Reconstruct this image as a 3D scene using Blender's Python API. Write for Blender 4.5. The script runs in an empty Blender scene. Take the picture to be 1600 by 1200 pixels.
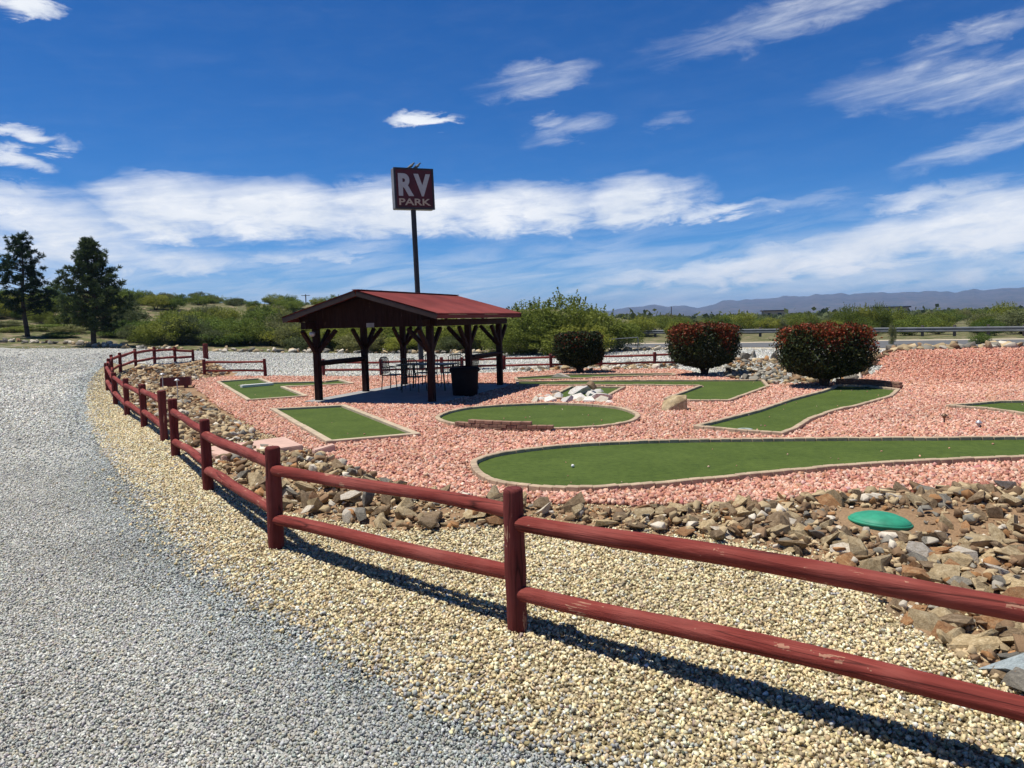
import bpy, bmesh, math, random
import numpy as np
from mathutils import Vector, Matrix
from mathutils.geometry import delaunay_2d_cdt
from mathutils.noise import noise as pnoise

random.seed(7)
RNG = np.random.default_rng(11)
S = bpy.context.scene
COL = S.collection
R = math.radians

# ------------------------------------------------------------------ camera model (real camera position, pitch and roll)
F, H = 1202.0, 1.9
PITCH = math.atan((600 - 500.5) / F)
ROLL = 0.025
cp, sp, cr, sr = math.cos(PITCH), math.sin(PITCH), math.cos(ROLL), math.sin(ROLL)

def ray(u, v):
    X0, Y0 = (u - 800) / F, (600 - v) / F
    X, Y = X0 * cr + Y0 * sr, -X0 * sr + Y0 * cr
    return np.array([X, Y * sp + cp, Y * cp - sp])

def proj(P):
    P = np.atleast_2d(np.asarray(P, float))
    x, y, z = P[:, 0], P[:, 1], P[:, 2]
    fw = y * cp - (z - H) * sp
    up = y * sp + (z - H) * cp
    fw = np.where(np.abs(fw) < 1e-6, 1e-6, fw)
    X, Y = x / fw, up / fw
    return np.stack([800 + F * (X * cr - Y * sr), 600 - F * (X * sr + Y * cr), fw], 1)

def flat(u, v, z=0.0):
    d = ray(u, v)
    t = (z - H) / d[2]
    return np.array([d[0] * t, d[1] * t, z])

def sst(a, b, x):
    t = np.clip((x - a) / (b - a), 0, 1)
    return t * t * (3 - 2 * t)

def seg_dist(x, y, pts):
    d = np.full(np.shape(x), 1e9)
    for (ax, ay), (bx, by) in zip(pts[:-1], pts[1:]):
        vx, vy = bx - ax, by - ay
        t = np.clip(((x - ax) * vx + (y - ay) * vy) / (vx * vx + vy * vy), 0, 1)
        d = np.minimum(d, np.hypot(x - ax - t * vx, y - ay - t * vy))
    return d

RIDGE1 = [flat(u, v)[:2] for u, v in [(235, 625), (262, 650), (300, 690), (360, 715), (430, 735), (520, 768), (620, 800), (720, 812)]]
RIDGE2 = [flat(u, v)[:2] for u, v in [(205, 590), (240, 582), (300, 577), (330, 577)]]
RIDGE3 = [flat(u, v)[:2] for u, v in [(940, 800), (1040, 815), (1180, 830), (1300, 800), (1450, 800), (1600, 800)]]
RIDGE5 = [flat(u, v)[:2] for u, v in [(1150, 580), (1220, 582), (1300, 590)]]

def T(x, y):
    x = np.asarray(x, float); y = np.asarray(y, float)
    z = 0.046 * np.logaddexp(0, (-x - 9.0) / 1.5) * 1.5 * sst(18, 52, y) * np.exp(-np.maximum(0, -x - 45) / 60)
    z = np.minimum(z, 1.9)
    # pink mound on the right
    z = z + 0.62 * sst(18.6, 23.5, y) * sst(9.0, 11.8, x - 0.12 * (y - 19)) * (1 - sst(24.2, 28.5, y))
    # rock banks
    z = z + 0.13 * np.exp(-(seg_dist(x, y, RIDGE1) / 0.55) ** 2)
    z = z + 0.30 * np.exp(-(seg_dist(x, y, RIDGE2) / 1.6) ** 2)
    z = z + 0.08 * np.exp(-(seg_dist(x, y, RIDGE3) / 0.7) ** 2)
    z = z + 0.25 * np.exp(-(seg_dist(x, y, RIDGE5) / 0.8) ** 2)
    # hill on the left behind the drive
    hill = sst(52, 112, y - 0.12 * x) * (1 - sst(-4, 24, x - 0.10 * (y - 50)))
    bump = 0.55 * np.sin(x * 0.11 + 1.3) * np.sin(y * 0.09 + .4) + 0.3 * np.sin(x * 0.23 - y * .17)
    z = z + hill * (3.3 + bump) + 0.9 * hill * sst(-20, -60, x)
    return z

def at(u, v, dz=0.0):
    """point where the photograph's line of sight meets the terrain (+dz)"""
    d = ray(u, v)
    t = np.concatenate([np.arange(1.5, 60, 0.02), np.arange(60, 400, 0.2)])
    X, Y, Z = d[0] * t, d[1] * t, H + d[2] * t
    g = Z - T(X, Y) - dz
    k = np.argmax(g < 0)
    if g[k] >= 0:
        k = len(t) - 1
    return np.array([X[k], Y[k], float(T(X[k], Y[k])) + dz])

def height_for(x, y, v):
    """z above (x,y) seen at picture row v"""
    a, b = -5.0, 40.0
    for _ in range(50):
        m = (a + b) / 2
        if proj([(x, y, m)])[0][1] > v: a = m
        else: b = m
    return (a + b) / 2

# ------------------------------------------------------------------ helpers
def tag(o, label=None, cat=None, group=None, kind=None):
    if label: o['label'] = label
    if cat: o['category'] = cat
    if group: o['group'] = group
    if kind: o['kind'] = kind
    return o

def empty(name, loc, rz=0.0):
    o = bpy.data.objects.new(name, None); COL.objects.link(o)
    o.empty_display_size = 0.2
    o.location = loc; o.rotation_euler = (0, 0, rz)
    return o

def link(name, me, mat=None, parent=None):
    o = bpy.data.objects.new(name, me); COL.objects.link(o)
    if mat is not None: me.materials.append(mat)
    if parent is not None: o.parent = parent
    return o

def copy_tree(o, parent=None):
    c = o.copy(); COL.objects.link(c)
    if parent is not None: c.parent = parent
    for ch in list(o.children): copy_tree(ch, c)
    return c

def mesh_np(name, V, Fc, k, attrs=None, smooth=False):
    me = bpy.data.meshes.new(name)
    V = np.ascontiguousarray(V, dtype=np.float32); Fc = np.ascontiguousarray(Fc, dtype=np.int32)
    me.vertices.add(len(V)); me.vertices.foreach_set('co', V.ravel())
    me.loops.add(Fc.size); me.loops.foreach_set('vertex_index', Fc.ravel())
    me.polygons.add(len(Fc)); me.polygons.foreach_set('loop_start', np.arange(0, Fc.size, k, dtype=np.int32))
    if smooth: me.polygons.foreach_set('use_smooth', np.ones(len(Fc), bool))
    for an, (typ, data) in (attrs or {}).items():
        a = me.attributes.new(an, typ, 'POINT')
        a.data.foreach_set('color' if typ == 'FLOAT_COLOR' else 'value', np.ascontiguousarray(data, dtype=np.float32).ravel())
    me.update(calc_edges=True)
    return me

class MB:
    def __init__(s): s.v = []; s.f = []; s.sm = []
    def add(s, vs, fs, smooth=False):
        n = len(s.v); s.v += [tuple(map(float, q)) for q in vs]; s.f += [tuple(i + n for i in q) for q in fs]; s.sm += [smooth] * len(fs)
    def box(s, c, size, M=None, bev=0.0):
        hx, hy, hz = (q / 2 for q in size)
        if bev <= 0:
            vs = [(x, y, z) for x in (-hx, hx) for y in (-hy, hy) for z in (-hz, hz)]
            fs = [(0, 1, 3, 2), (4, 6, 7, 5), (0, 4, 5, 1), (2, 3, 7, 6), (0, 2, 6, 4), (1, 5, 7, 3)]
        else:
            b = bev; vs = []; idx = {}
            for sx in (-1, 1):
                for sy in (-1, 1):
                    for sz in (-1, 1):
                        for ax in range(3):
                            q = [sx * hx, sy * hy, sz * hz]
                            for k in range(3):
                                if k != ax: q[k] -= (sx, sy, sz)[k] * b
                            idx[(sx, sy, sz, ax)] = len(vs); vs.append(tuple(q))
            bm = bmesh.new()
            for q in vs: bm.verts.new(q)
            r = bmesh.ops.convex_hull(bm, input=bm.verts)
            bmesh.ops.dissolve_limit(bm, angle_limit=0.01, verts=bm.verts, edges=bm.edges)
            bm.verts.index_update()
            vs = [tuple(q.co) for q in bm.verts]; fs = [tuple(q.index for q in fa.verts) for fa in bm.faces]
            bm.free()
        M = M or Matrix.Identity(3)
        C = Vector(c)
        s.add([C + M @ Vector(q) for q in vs], fs)
    def bar(s, a, b, w, h=None, bev=0.0, up=(0, 0, 1)):
        a, b = Vector(a), Vector(b); h = h or w
        d = (b - a); L = d.length; x = d.normalized(); u = Vector(up)
        if abs(x.dot(u)) > .98: u = Vector((0, 1, 0))
        y = u.cross(x).normalized(); z = x.cross(y)
        M = Matrix((x, y, z)).transposed()
        s.box((a + b) / 2, (L, w, h), M, bev)
    def tube(s, pts, rad, n=8, cap=True, smooth=True):
        pts = [Vector(p) for p in pts]
        if not hasattr(rad, '__len__'): rad = [rad] * len(pts)
        vs = []; fs = []
        prev = None
        for i, p in enumerate(pts):
            d = (pts[min(i + 1, len(pts) - 1)] - pts[max(i - 1, 0)]).normalized()
            u = prev if prev is not None else (Vector((0, 0, 1)) if abs(d.z) < .9 else Vector((1, 0, 0)))
            x = (u - d * u.dot(d)).normalized(); y = d.cross(x); prev = x
            for k in range(n):
                a = 2 * math.pi * k / n
                vs.append(p + (x * math.cos(a) + y * math.sin(a)) * rad[i])
        for i in range(len(pts) - 1):
            for k in range(n):
                fs.append((i * n + k, i * n + (k + 1) % n, (i + 1) * n + (k + 1) % n, (i + 1) * n + k))
        s.add(vs, fs, smooth)
        if cap:
            s.add(vs[:n], [tuple(range(n - 1, -1, -1))]); s.add(vs[-n:], [tuple(range(n))])
    def lathe(s, prof, n=24, c=(0, 0, 0), smooth=True):
        vs = [(c[0] + r * math.cos(2 * math.pi * k / n), c[1] + r * math.sin(2 * math.pi * k / n), c[2] + z) for r, z in prof for k in range(n)]
        fs = [(i * n + k, i * n + (k + 1) % n, (i + 1) * n + (k + 1) % n, (i + 1) * n + k) for i in range(len(prof) - 1) for k in range(n)]
        s.add(vs, fs, smooth)
        s.add(vs[:n], [tuple(range(n - 1, -1, -1))]); s.add(vs[-n:], [tuple(range(n))])
    def mesh(s, name):
        me = bpy.data.meshes.new(name); me.from_pydata(s.v, [], s.f)
        me.polygons.foreach_set('use_smooth', s.sm); me.update(); return me
    def build(s, name, mat, parent=None): return link(name, s.mesh(name), mat, parent)

# ------------------------------------------------------------------ materials
def newmat(name):
    m = bpy.data.materials.new(name); m.use_nodes = True
    nt = m.node_tree; nt.nodes.clear()
    out = nt.nodes.new('ShaderNodeOutputMaterial')
    b = nt.nodes.new('ShaderNodeBsdfPrincipled')
    nt.links.new(b.outputs[0], out.inputs[0])
    return m, nt, b, out

def N(nt, typ, **kw):
    n = nt.nodes.new(typ)
    for k, v in kw.items():
        if k in n.inputs.keys() if hasattr(n.inputs, 'keys') else False: n.inputs[k].default_value = v
        else: setattr(n, k, v)
    return n

def ramp(nt, fac, stops, interp='LINEAR'):
    r = nt.nodes.new('ShaderNodeValToRGB'); r.color_ramp.interpolation = interp
    e = r.color_ramp.elements
    while len(e) > 1: e.remove(e[-1])
    e[0].position = stops[0][0]; e[0].color = (*stops[0][1], 1)
    for p, c in stops[1:]:
        q = e.new(p); q.color = (*c, 1)
    nt.links.new(fac, r.inputs[0])
    return r.outputs[0]

def noise(nt, vec, scale, detail=4, rough=.55, dist=0.0):
    n = nt.nodes.new('ShaderNodeTexNoise')
    n.inputs['Scale'].default_value = scale; n.inputs['Detail'].default_value = detail
    n.inputs['Roughness'].default_value = rough; n.inputs['Distortion'].default_value = dist
    if vec is not None: nt.links.new(vec, n.inputs['Vector'])
    return n.outputs['Fac']

def coords(nt, kind='Object', scale=(1, 1, 1)):
    tc = nt.nodes.new('ShaderNodeTexCoord')
    mp = nt.nodes.new('ShaderNodeMapping'); mp.inputs['Scale'].default_value = scale
    nt.links.new(tc.outputs[kind], mp.inputs['Vector'])
    return mp.outputs[0]

def mix(nt, fac, a, b, mode='MIX'):
    m = nt.nodes.new('ShaderNodeMix'); m.data_type = 'RGBA'; m.blend_type = mode
    for sock, val in ((m.inputs[0], fac), (m.inputs[6], a), (m.inputs[7], b)):
        if isinstance(val, (int, float)): sock.default_value = val
        elif isinstance(val, tuple): sock.default_value = (*val, 1)
        else: nt.links.new(val, sock)
    return m.outputs[2]

def bump(nt, b, height, strength=.5, dist=.01):
    n = nt.nodes.new('ShaderNodeBump'); n.inputs['Strength'].default_value = strength; n.inputs['Distance'].default_value = dist
    nt.links.new(height, n.inputs['Height']); nt.links.new(n.outputs[0], b.inputs['Normal'])

def mathn(nt, op, a, b=None, c=None, clamp=False):
    m = nt.nodes.new('ShaderNodeMath'); m.operation = op; m.use_clamp = clamp
    for i, val in enumerate((a, b, c)):
        if val is None: continue
        if isinstance(val, (int, float)): m.inputs[i].default_value = val
        else: nt.links.new(val, m.inputs[i])
    return m.outputs[0]

def simple(name, col, rough=.6, metal=0.0, var=.25, scale=8, bmp=.2, bdist=.004, spec=.4, kind='Object', vec=(1, 1, 1)):
    m, nt, b, _ = newmat(name)
    v = coords(nt, kind, vec)
    n1 = noise(nt, v, scale, 5)
    lo = tuple(c * (1 - var) for c in col); hi = tuple(min(1, c * (1 + var)) for c in col)
    nt.links.new(ramp(nt, n1, [(.3, lo), (.7, hi)]), b.inputs['Base Color'])
    b.inputs['Roughness'].default_value = rough; b.inputs['Metallic'].default_value = metal
    b.inputs['Specular IOR Level'].default_value = spec
    if bmp: bump(nt, b, noise(nt, v, scale * 6, 4), bmp, bdist)
    return m

def gravel_ground(name, cols, cell, big=.35, dark=.55):
    """packed gravel: coloured cells with bump, larger slow patches of dust"""
    m, nt, b, _ = newmat(name)
    v = coords(nt, 'Object')
    vo = nt.nodes.new('ShaderNodeTexVoronoi'); vo.inputs['Scale'].default_value = 1 / cell
    nt.links.new(v, vo.inputs['Vector'])
    sep = nt.nodes.new('ShaderNodeSeparateColor'); nt.links.new(vo.outputs['Color'], sep.inputs[0])
    k = len(cols)
    c = ramp(nt, sep.outputs[0], [(i / k, q) for i, q in enumerate(cols)], 'CONSTANT')
    slow = noise(nt, v, big, 5, .6)
    c = mix(nt, 1.0, c, ramp(nt, slow, [(.32, (.78, .78, .79)), (.66, (1.12, 1.12, 1.1))]), 'MULTIPLY')
    fine = noise(nt, v, .9 / cell, 3, .7)
    c = mix(nt, 1.0, c, ramp(nt, fine, [(.3, (dark, dark, dark)), (.62, (1.15, 1.15, 1.15))]), 'MULTIPLY')
    nt.links.new(c, b.inputs['Base Color'])
    b.inputs['Roughness'].default_value = .95; b.inputs['Specular IOR Level'].default_value = .04
    hgt = mathn(nt, 'SUBTRACT', 1.0, vo.outputs['Distance'])
    bump(nt, b, hgt, .9, cell * .6)
    return m

def attr_col(name, attr='col', rough=.9, spec=.08):
    m, nt, b, _ = newmat(name)
    a = nt.nodes.new('ShaderNodeAttribute'); a.attribute_name = attr
    v = coords(nt, 'Object')
    c = mix(nt, 1.0, a.outputs['Color'], ramp(nt, noise(nt, v, 140, 3), [(.3, (.8, .8, .8)), (.7, (1.15, 1.15, 1.15))]), 'MULTIPLY')
    nt.links.new(c, b.inputs['Base Color'])
    b.inputs['Roughness'].default_value = rough; b.inputs['Specular IOR Level'].default_value = spec
    return m

def rock_mat(name, c0, c1, c2):
    m, nt, b, _ = newmat(name)
    v = coords(nt, 'Object'); oi = nt.nodes.new('ShaderNodeObjectInfo')
    add = nt.nodes.new('ShaderNodeVectorMath'); add.operation = 'ADD'
    nt.links.new(v, add.inputs[0])
    sc = nt.nodes.new('ShaderNodeVectorMath'); sc.operation = 'SCALE'; nt.links.new(oi.outputs['Location'], sc.inputs[0]); sc.inputs[3].default_value = 3.1
    nt.links.new(sc.outputs[0], add.inputs[1])
    n1 = noise(nt, add.outputs[0], 3.0, 6, .65, .6); n2 = noise(nt, add.outputs[0], 11, 5, .7)
    c = ramp(nt, n1, [(.3, c0), (.5, c1), (.72, c2)])
    c = mix(nt, 1.0, c, ramp(nt, n2, [(.3, (.6, .6, .6)), (.7, (1.2, 1.2, 1.2))]), 'MULTIPLY')
    c = mix(nt, 1.0, c, ramp(nt, oi.outputs['Random'], [(0, (.75, .75, .77)), (1, (1.2, 1.17, 1.12))]), 'MULTIPLY')
    nt.links.new(c, b.inputs['Base Color']); b.inputs['Roughness'].default_value = .85; b.inputs['Specular IOR Level'].default_value = .25
    bump(nt, b, n2, .6, .03)
    return m

def leaf_mat(name, stops, trans=.25, rough=.6, attr='rnd', spec=.08):
    m, nt, b, out = newmat(name)
    a = nt.nodes.new('ShaderNodeAttribute'); a.attribute_name = attr
    oi = nt.nodes.new('ShaderNodeObjectInfo')
    c = ramp(nt, a.outputs['Fac'], stops)
    c = mix(nt, 1.0, c, ramp(nt, oi.outputs['Random'], [(0, (.58, .66, .60)), (.5, (.95, .97, .95)), (1, (1.28, 1.16, .95))]), 'MULTIPLY')
    nt.links.new(c, b.inputs['Base Color']); b.inputs['Roughness'].default_value = rough; b.inputs['Specular IOR Level'].default_value = spec
    t = nt.nodes.new('ShaderNodeBsdfTranslucent'); nt.links.new(c, t.inputs[0])
    ms = nt.nodes.new('ShaderNodeMixShader'); ms.inputs[0].default_value = trans
    nt.links.new(b.outputs[0], ms.inputs[1]); nt.links.new(t.outputs[0], ms.inputs[2]); nt.links.new(ms.outputs[0], out.inputs[0])
    return m

def red_wood(name, base=(.205, .037, .028), worn=(.45, .25, .16), along='X'):
    m, nt, b, _ = newmat(name)
    st = {'X': (1.2, 14, 14), 'Z': (14, 14, 1.2)}[along]
    v = coords(nt, 'Object', st); v1 = coords(nt, 'Object')
    oi = nt.nodes.new('ShaderNodeObjectInfo')
    add = nt.nodes.new('ShaderNodeVectorMath'); add.operation = 'ADD'; nt.links.new(v, add.inputs[0])
    cmb = nt.nodes.new('ShaderNodeCombineXYZ'); mm = mathn(nt, 'MULTIPLY', oi.outputs['Random'], 40.0)
    for i in range(3): nt.links.new(mm, cmb.inputs[i])
    nt.links.new(cmb.outputs[0], add.inputs[1])
    grain = noise(nt, add.outputs[0], 1.6, 6, .65, .4)
    c = ramp(nt, grain, [(.28, tuple(q * .55 for q in base)), (.5, base), (.75, (base[0] * 1.45, base[1] * 1.9, base[2] * 1.9))])
    add2 = nt.nodes.new('ShaderNodeVectorMath'); add2.operation = 'ADD'; nt.links.new(v1, add2.inputs[0]); nt.links.new(cmb.outputs[0], add2.inputs[1])
    patch = noise(nt, add2.outputs[0], 3.0, 5, .7)
    wear = mathn(nt, 'MULTIPLY', mathn(nt, 'GREATER_THAN', grain, .585), mathn(nt, 'GREATER_THAN', patch, .585))
    fade = noise(nt, add2.outputs[0], 1.3, 4, .65)
    c = mix(nt, mathn(nt, 'MULTIPLY', ramp(nt, fade, [(.45, (0, 0, 0)), (.68, (1, 1, 1))]), .55), c, (base[0] * 1.55, base[1] * 2.6, base[2] * 2.7))
    c = mix(nt, mathn(nt, 'MULTIPLY', wear, .75), c, worn)
    vc = coords(nt, 'Object', {'X': (.35, 11, 11), 'Z': (11, 11, .35)}[along])
    addc = nt.nodes.new('ShaderNodeVectorMath'); addc.operation = 'ADD'; nt.links.new(vc, addc.inputs[0]); nt.links.new(cmb.outputs[0], addc.inputs[1])
    crack = ramp(nt, noise(nt, addc.outputs[0], 1.2, 1, .4), [(.488, (1, 1, 1)), (.5, (.3, .3, .3)), (.512, (1, 1, 1))])
    c = mix(nt, 1.0, c, crack, 'MULTIPLY')
    nt.links.new(c, b.inputs['Base Color']); b.inputs['Roughness'].default_value = .75; b.inputs['Specular IOR Level'].default_value = .14
    bump(nt, b, grain, .9, .016)
    return m

M = {}
GREY = [(.44, .435, .39), (.53, .52, .47), (.33, .33, .305), (.61, .60, .54), (.48, .47, .43), (.38, .38, .35)]
BEIGE = [(.65, .53, .305), (.75, .63, .395), (.51, .40, .225), (.80, .71, .49), (.38, .31, .205), (.67, .54, .315)]
PINK = [(.60, .32, .23), (.53, .255, .18), (.63, .39, .29), (.45, .20, .14), (.66, .45, .35), (.57, .30, .21)]
M['drive'] = gravel_ground('grey crushed gravel', [tuple(q * .93 for q in c) for c in GREY], .02, .22, .6)
M['beige'] = gravel_ground('beige gravel', [tuple(q * .55 for q in c) for c in BEIGE], .024, .5, .45)  # sheet darkened, stands in for shade in the gaps between stones
M['pink'] = gravel_ground('pink gravel', [tuple(q * .85 for q in c) for c in PINK], .045, .3, .5)
M['stones'] = attr_col('loose stones')
M['rubble'] = attr_col('rubble stones')
M['asphalt'] = simple('asphalt', (.12, .12, .118), .9, var=.2, scale=1.5, bmp=.3, bdist=.01)
M['paint_white'] = simple('white road paint', (.6, .6, .57), .7, var=.1)
M['turf'] = None
M['concrete'] = simple('concrete', (.30, .29, .27), .85, var=.15, scale=3, bmp=.3)
M['pinkslab'] = simple('pink concrete', (.58, .38, .30), .85, var=.12, scale=4, bmp=.25)
M['rail'] = red_wood('red painted log rail')
M['post'] = red_wood('red painted log post', (.125, .022, .019), along='Z')  # darker copy of the rail wood, shade on the posts put into the colour
M['pav'] = red_wood('dark red timber', (.022, .008, .0065), (.06, .035, .027), along='Z')
M['fascia'] = simple('brown fascia board', (.040, .022, .017), .6, var=.3, scale=6)
M['roof'] = simple('red metal roofing', (.175, .036, .031), .7, var=.26, scale=1.3, bmp=.05, spec=.15)
M['paver'] = simple('tan concrete paver', (.44, .33, .22), .9, var=.25, scale=5, bmp=.5)
M['brickred'] = simple('brown wall brick', (.26, .15, .10), .9, var=.3, scale=7, bmp=.5)
M['edgewood'] = simple('pale timber edging', (.48, .38, .26), .85, var=.2, scale=5, bmp=.4)
M['white'] = simple('white painted board', (.75, .74, .70), .6, var=.08)
M['black'] = simple('black plastic', (.008, .008, .009), .7, var=.3, spec=.08)
M['dkmetal'] = simple('dark green metal', (.02, .035, .03), .45, var=.3, metal=.3)
M['polem'] = simple('dark steel', (.018, .018, .022), .5, var=.3)
M['signface'] = simple('dark red sign face', (.085, .008, .008), .4, var=.25, scale=3, bmp=0)
M['signcab'] = simple('weathered sign cabinet', (.20, .20, .20), .5, var=.35, scale=3)
M['signedge'] = simple('dark sign frame', (.03, .025, .028), .5, var=.3)
M['letter'] = simple('grey sign lettering', (.46, .46, .46), .5, var=.08, bmp=0)
M['lettertan'] = simple('tan sign lettering', (.50, .40, .30), .5, var=.08, bmp=0)
M['galv'] = simple('galvanised steel', (.20, .21, .22), .5, var=.2, metal=.7, scale=2)
M['galvpost'] = simple('weathered guardrail post', (.10, .08, .07), .8, var=.3)
M['copper'] = simple('brown lamp metal', (.20, .12, .07), .5, var=.25, metal=.3)
M['silver'] = simple('pale lamp metal', (.55, .55, .55), .4, var=.15, metal=.5)
M['green'] = simple('green plastic lid', (.030, .27, .155), .6, var=.25, scale=9, bmp=.15)
M['bark'] = simple('bark', (.065, .045, .032), .95, var=.4, scale=14, bmp=.8, bdist=.03)
M['stem'] = simple('grey brown twigs', (.11, .085, .06), .9, var=.35, scale=9)
M['wallplas'] = simple('tan stucco', (.42, .33, .25), .9, var=.1)
M['redtrough'] = simple('dark red painted board', (.12, .02, .018), .6, var=.3)
M['bird'] = simple('grey plumage', (.10, .12, .13), .7, var=.3, scale=20)
M['poletim'] = simple('utility pole timber', (.09, .07, .06), .9, var=.3)
M['cup'] = simple('pale cup plate', (.34, .38, .33), .5, var=.2)
M['wire'] = simple('chain link wire', (.16, .17, .17), .5, var=.2, metal=.5)

def turf_mat():
    m, nt, b, _ = newmat('green artificial turf')
    v = coords(nt, 'Object')
    a = noise(nt, v, 1.1, 4, .6); f = noise(nt, v, 120, 2, .6); g = noise(nt, v, 14, 4, .65)
    c = ramp(nt, a, [(.3, (.060, .092, .018)), (.7, (.086, .124, .026))])
    c = mix(nt, 1.0, c, ramp(nt, g, [(.3, (.74, .78, .72)), (.7, (1.2, 1.18, 1.15))]), 'MULTIPLY')
    st = noise(nt, coords(nt, 'Object', (1.4, 22, 1)), 1.6, 4, .7)
    c = mix(nt, 1.0, c, ramp(nt, st, [(.3, (.84, .86, .84)), (.7, (1.14, 1.12, 1.1))]), 'MULTIPLY')
    c = mix(nt, 1.0, c, ramp(nt, f, [(.3, (.7, .7, .7)), (.7, (1.25, 1.25, 1.2))]), 'MULTIPLY')
    nt.links.new(c, b.inputs['Base Color']); b.inputs['Roughness'].default_value = .9; b.inputs['Specular IOR Level'].default_value = .15
    bump(nt, b, f, .5, .006)
    return m
M['turf'] = turf_mat()

def desert_mat(name, soil, soil2, scrub, cover=.5, s1=.12):
    m, nt, b, _ = newmat(name)
    v = coords(nt, 'Object')
    n1 = noise(nt, v, s1, 6, .6); n2 = noise(nt, v, s1 * 9, 6, .7); n3 = noise(nt, v, s1 * 60, 3, .7)
    c = ramp(nt, n1, [(.3, soil), (.7, soil2)])
    c = mix(nt, 1.0, c, ramp(nt, n3, [(.3, (.7, .7, .7)), (.7, (1.2, 1.2, 1.2))]), 'MULTIPLY')
    c = mix(nt, ramp(nt, n2, [(cover - .06, (0, 0, 0)), (cover + .06, (1, 1, 1))]), c, scrub)
    nt.links.new(c, b.inputs['Base Color']); b.inputs['Roughness'].default_value = .95; b.inputs['Specular IOR Level'].default_value = .1
    bump(nt, b, n3, .6, .05)
    return m
M['ground'] = desert_mat('desert soil', (.25, .19, .12), (.33, .26, .17), (.10, .11, .04), .46)
M['dirt'] = desert_mat('brown dirt', (.29, .18, .10), (.40, .265, .155), (.22, .135, .08), .62, .8)
M['mount'] = desert_mat('mountain slope', (.10, .075, .06), (.16, .125, .10), (.045, .05, .035), .52, .0022)
M['rock_tan'] = rock_mat('tan rock', (.29, .21, .11), (.47, .36, .205), (.64, .53, .34))
M['rock_brown'] = rock_mat('brown rock', (.13, .09, .055), (.25, .175, .10), (.38, .29, .19))
M['rock_grey'] = rock_mat('grey rock', (.13, .12, .10), (.235, .215, .175), (.34, .31, .25))
M['rock_cream'] = rock_mat('cream rock', (.46, .38, .28), (.62, .55, .44), (.72, .67, .58))
M['rock_rust'] = rock_mat('rusty rock', (.22, .10, .045), (.34, .18, .08), (.44, .29, .16))
M['rock_white'] = rock_mat('white rock', (.62, .55, .46), (.76, .72, .66), (.82, .80, .76))
M['rock_blue'] = rock_mat('pale blue grey rock', (.36, .42, .42), (.46, .53, .53), (.52, .57, .56))

# ------------------------------------------------------------------ region outlines (photograph pixels -> terrain)
def cat(pts, closed=True, n=6):
    P = [np.array(p, float) for p in pts]; out = []
    L = len(P)
    for i in range(L if closed else L - 1):
        p0, p1, p2, p3 = (P[(i - 1) % L], P[i], P[(i + 1) % L], P[(i + 2) % L]) if closed else (P[max(i - 1, 0)], P[i], P[i + 1], P[min(i + 2, L - 1)])
        for k in range(n):
            t = k / n
            out.append(.5 * ((2 * p1) + (-p0 + p2) * t + (2 * p0 - 5 * p1 + 4 * p2 - p3) * t * t + (-p0 + 3 * p1 - 3 * p2 + p3) * t ** 3))
    if not closed: out.append(P[-1])
    return out

def inside(poly, x, y):
    poly = np.asarray(poly); r = np.zeros(np.shape(x), bool)
    n = len(poly)
    for i in range(n):
        x1, y1 = poly[i][:2]; x2, y2 = poly[(i + 1) % n][:2]
        if y1 == y2: continue
        c = ((y1 > y) != (y2 > y)) & (x < (x2 - x1) * (y - y1) / (y2 - y1) + x1)
        r ^= c
    return r

def densify(poly, step):
    out = []
    for i in range(len(poly)):
        a, b = np.array(poly[i][:2]), np.array(poly[(i + 1) % len(poly)][:2])
        k = max(1, int(np.hypot(*(b - a)) / step))
        for j in range(k): out.append(a + (b - a) * j / k)
    return out

def sheet(name, poly, mat, dz, step, parent=None, rough=0.0, zfun=None):
    poly = densify(poly, step)
    if rough:
        poly = [p + rough * np.array([pnoise(Vector((p[0] * 2.3, p[1] * 2.3, 1))), pnoise(Vector((p[0] * 2.3, p[1] * 2.3, 9)))]) for p in poly]
    A = np.array(poly); n = len(A)
    xs = np.arange(A[:, 0].min(), A[:, 0].max(), step); ys = np.arange(A[:, 1].min(), A[:, 1].max(), step)
    gx, gy = np.meshgrid(xs, ys); gx = gx.ravel() + RNG.uniform(-.15, .15, gx.size) * step; gy = gy.ravel() + RNG.uniform(-.15, .15, gy.size) * step
    k = inside(A, gx, gy)
    gx, gy = gx[k], gy[k]
    vs = [Vector(p) for p in A] + [Vector((a, b)) for a, b in zip(gx, gy)]
    co, ed, fa, *_ = delaunay_2d_cdt(vs, [(i, (i + 1) % n) for i in range(n)], [], 1, 1e-5)
    X = np.array([(c.x, c.y) for c in co])
    Z = (zfun(X[:, 0], X[:, 1]) if zfun else T(X[:, 0], X[:, 1])) + dz
    fs = []
    for f in fa:
        a, b, c = (X[i] for i in f[:3])
        fs.append(tuple(f) if (b[0] - a[0]) * (c[1] - a[1]) - (b[1] - a[1]) * (c[0] - a[0]) > 0 else tuple(reversed(f)))
    me = bpy.data.meshes.new(name); me.from_pydata([(x, y, z) for (x, y), z in zip(X, Z)], [], fs)
    me.polygons.foreach_set('use_smooth', [True] * len(me.polygons)); me.update()
    o = link(name, me, mat, parent)
    return o, A

def gpx(pts, dz=0.0): return [at(u, v, dz)[:2] for u, v in pts]

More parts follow.
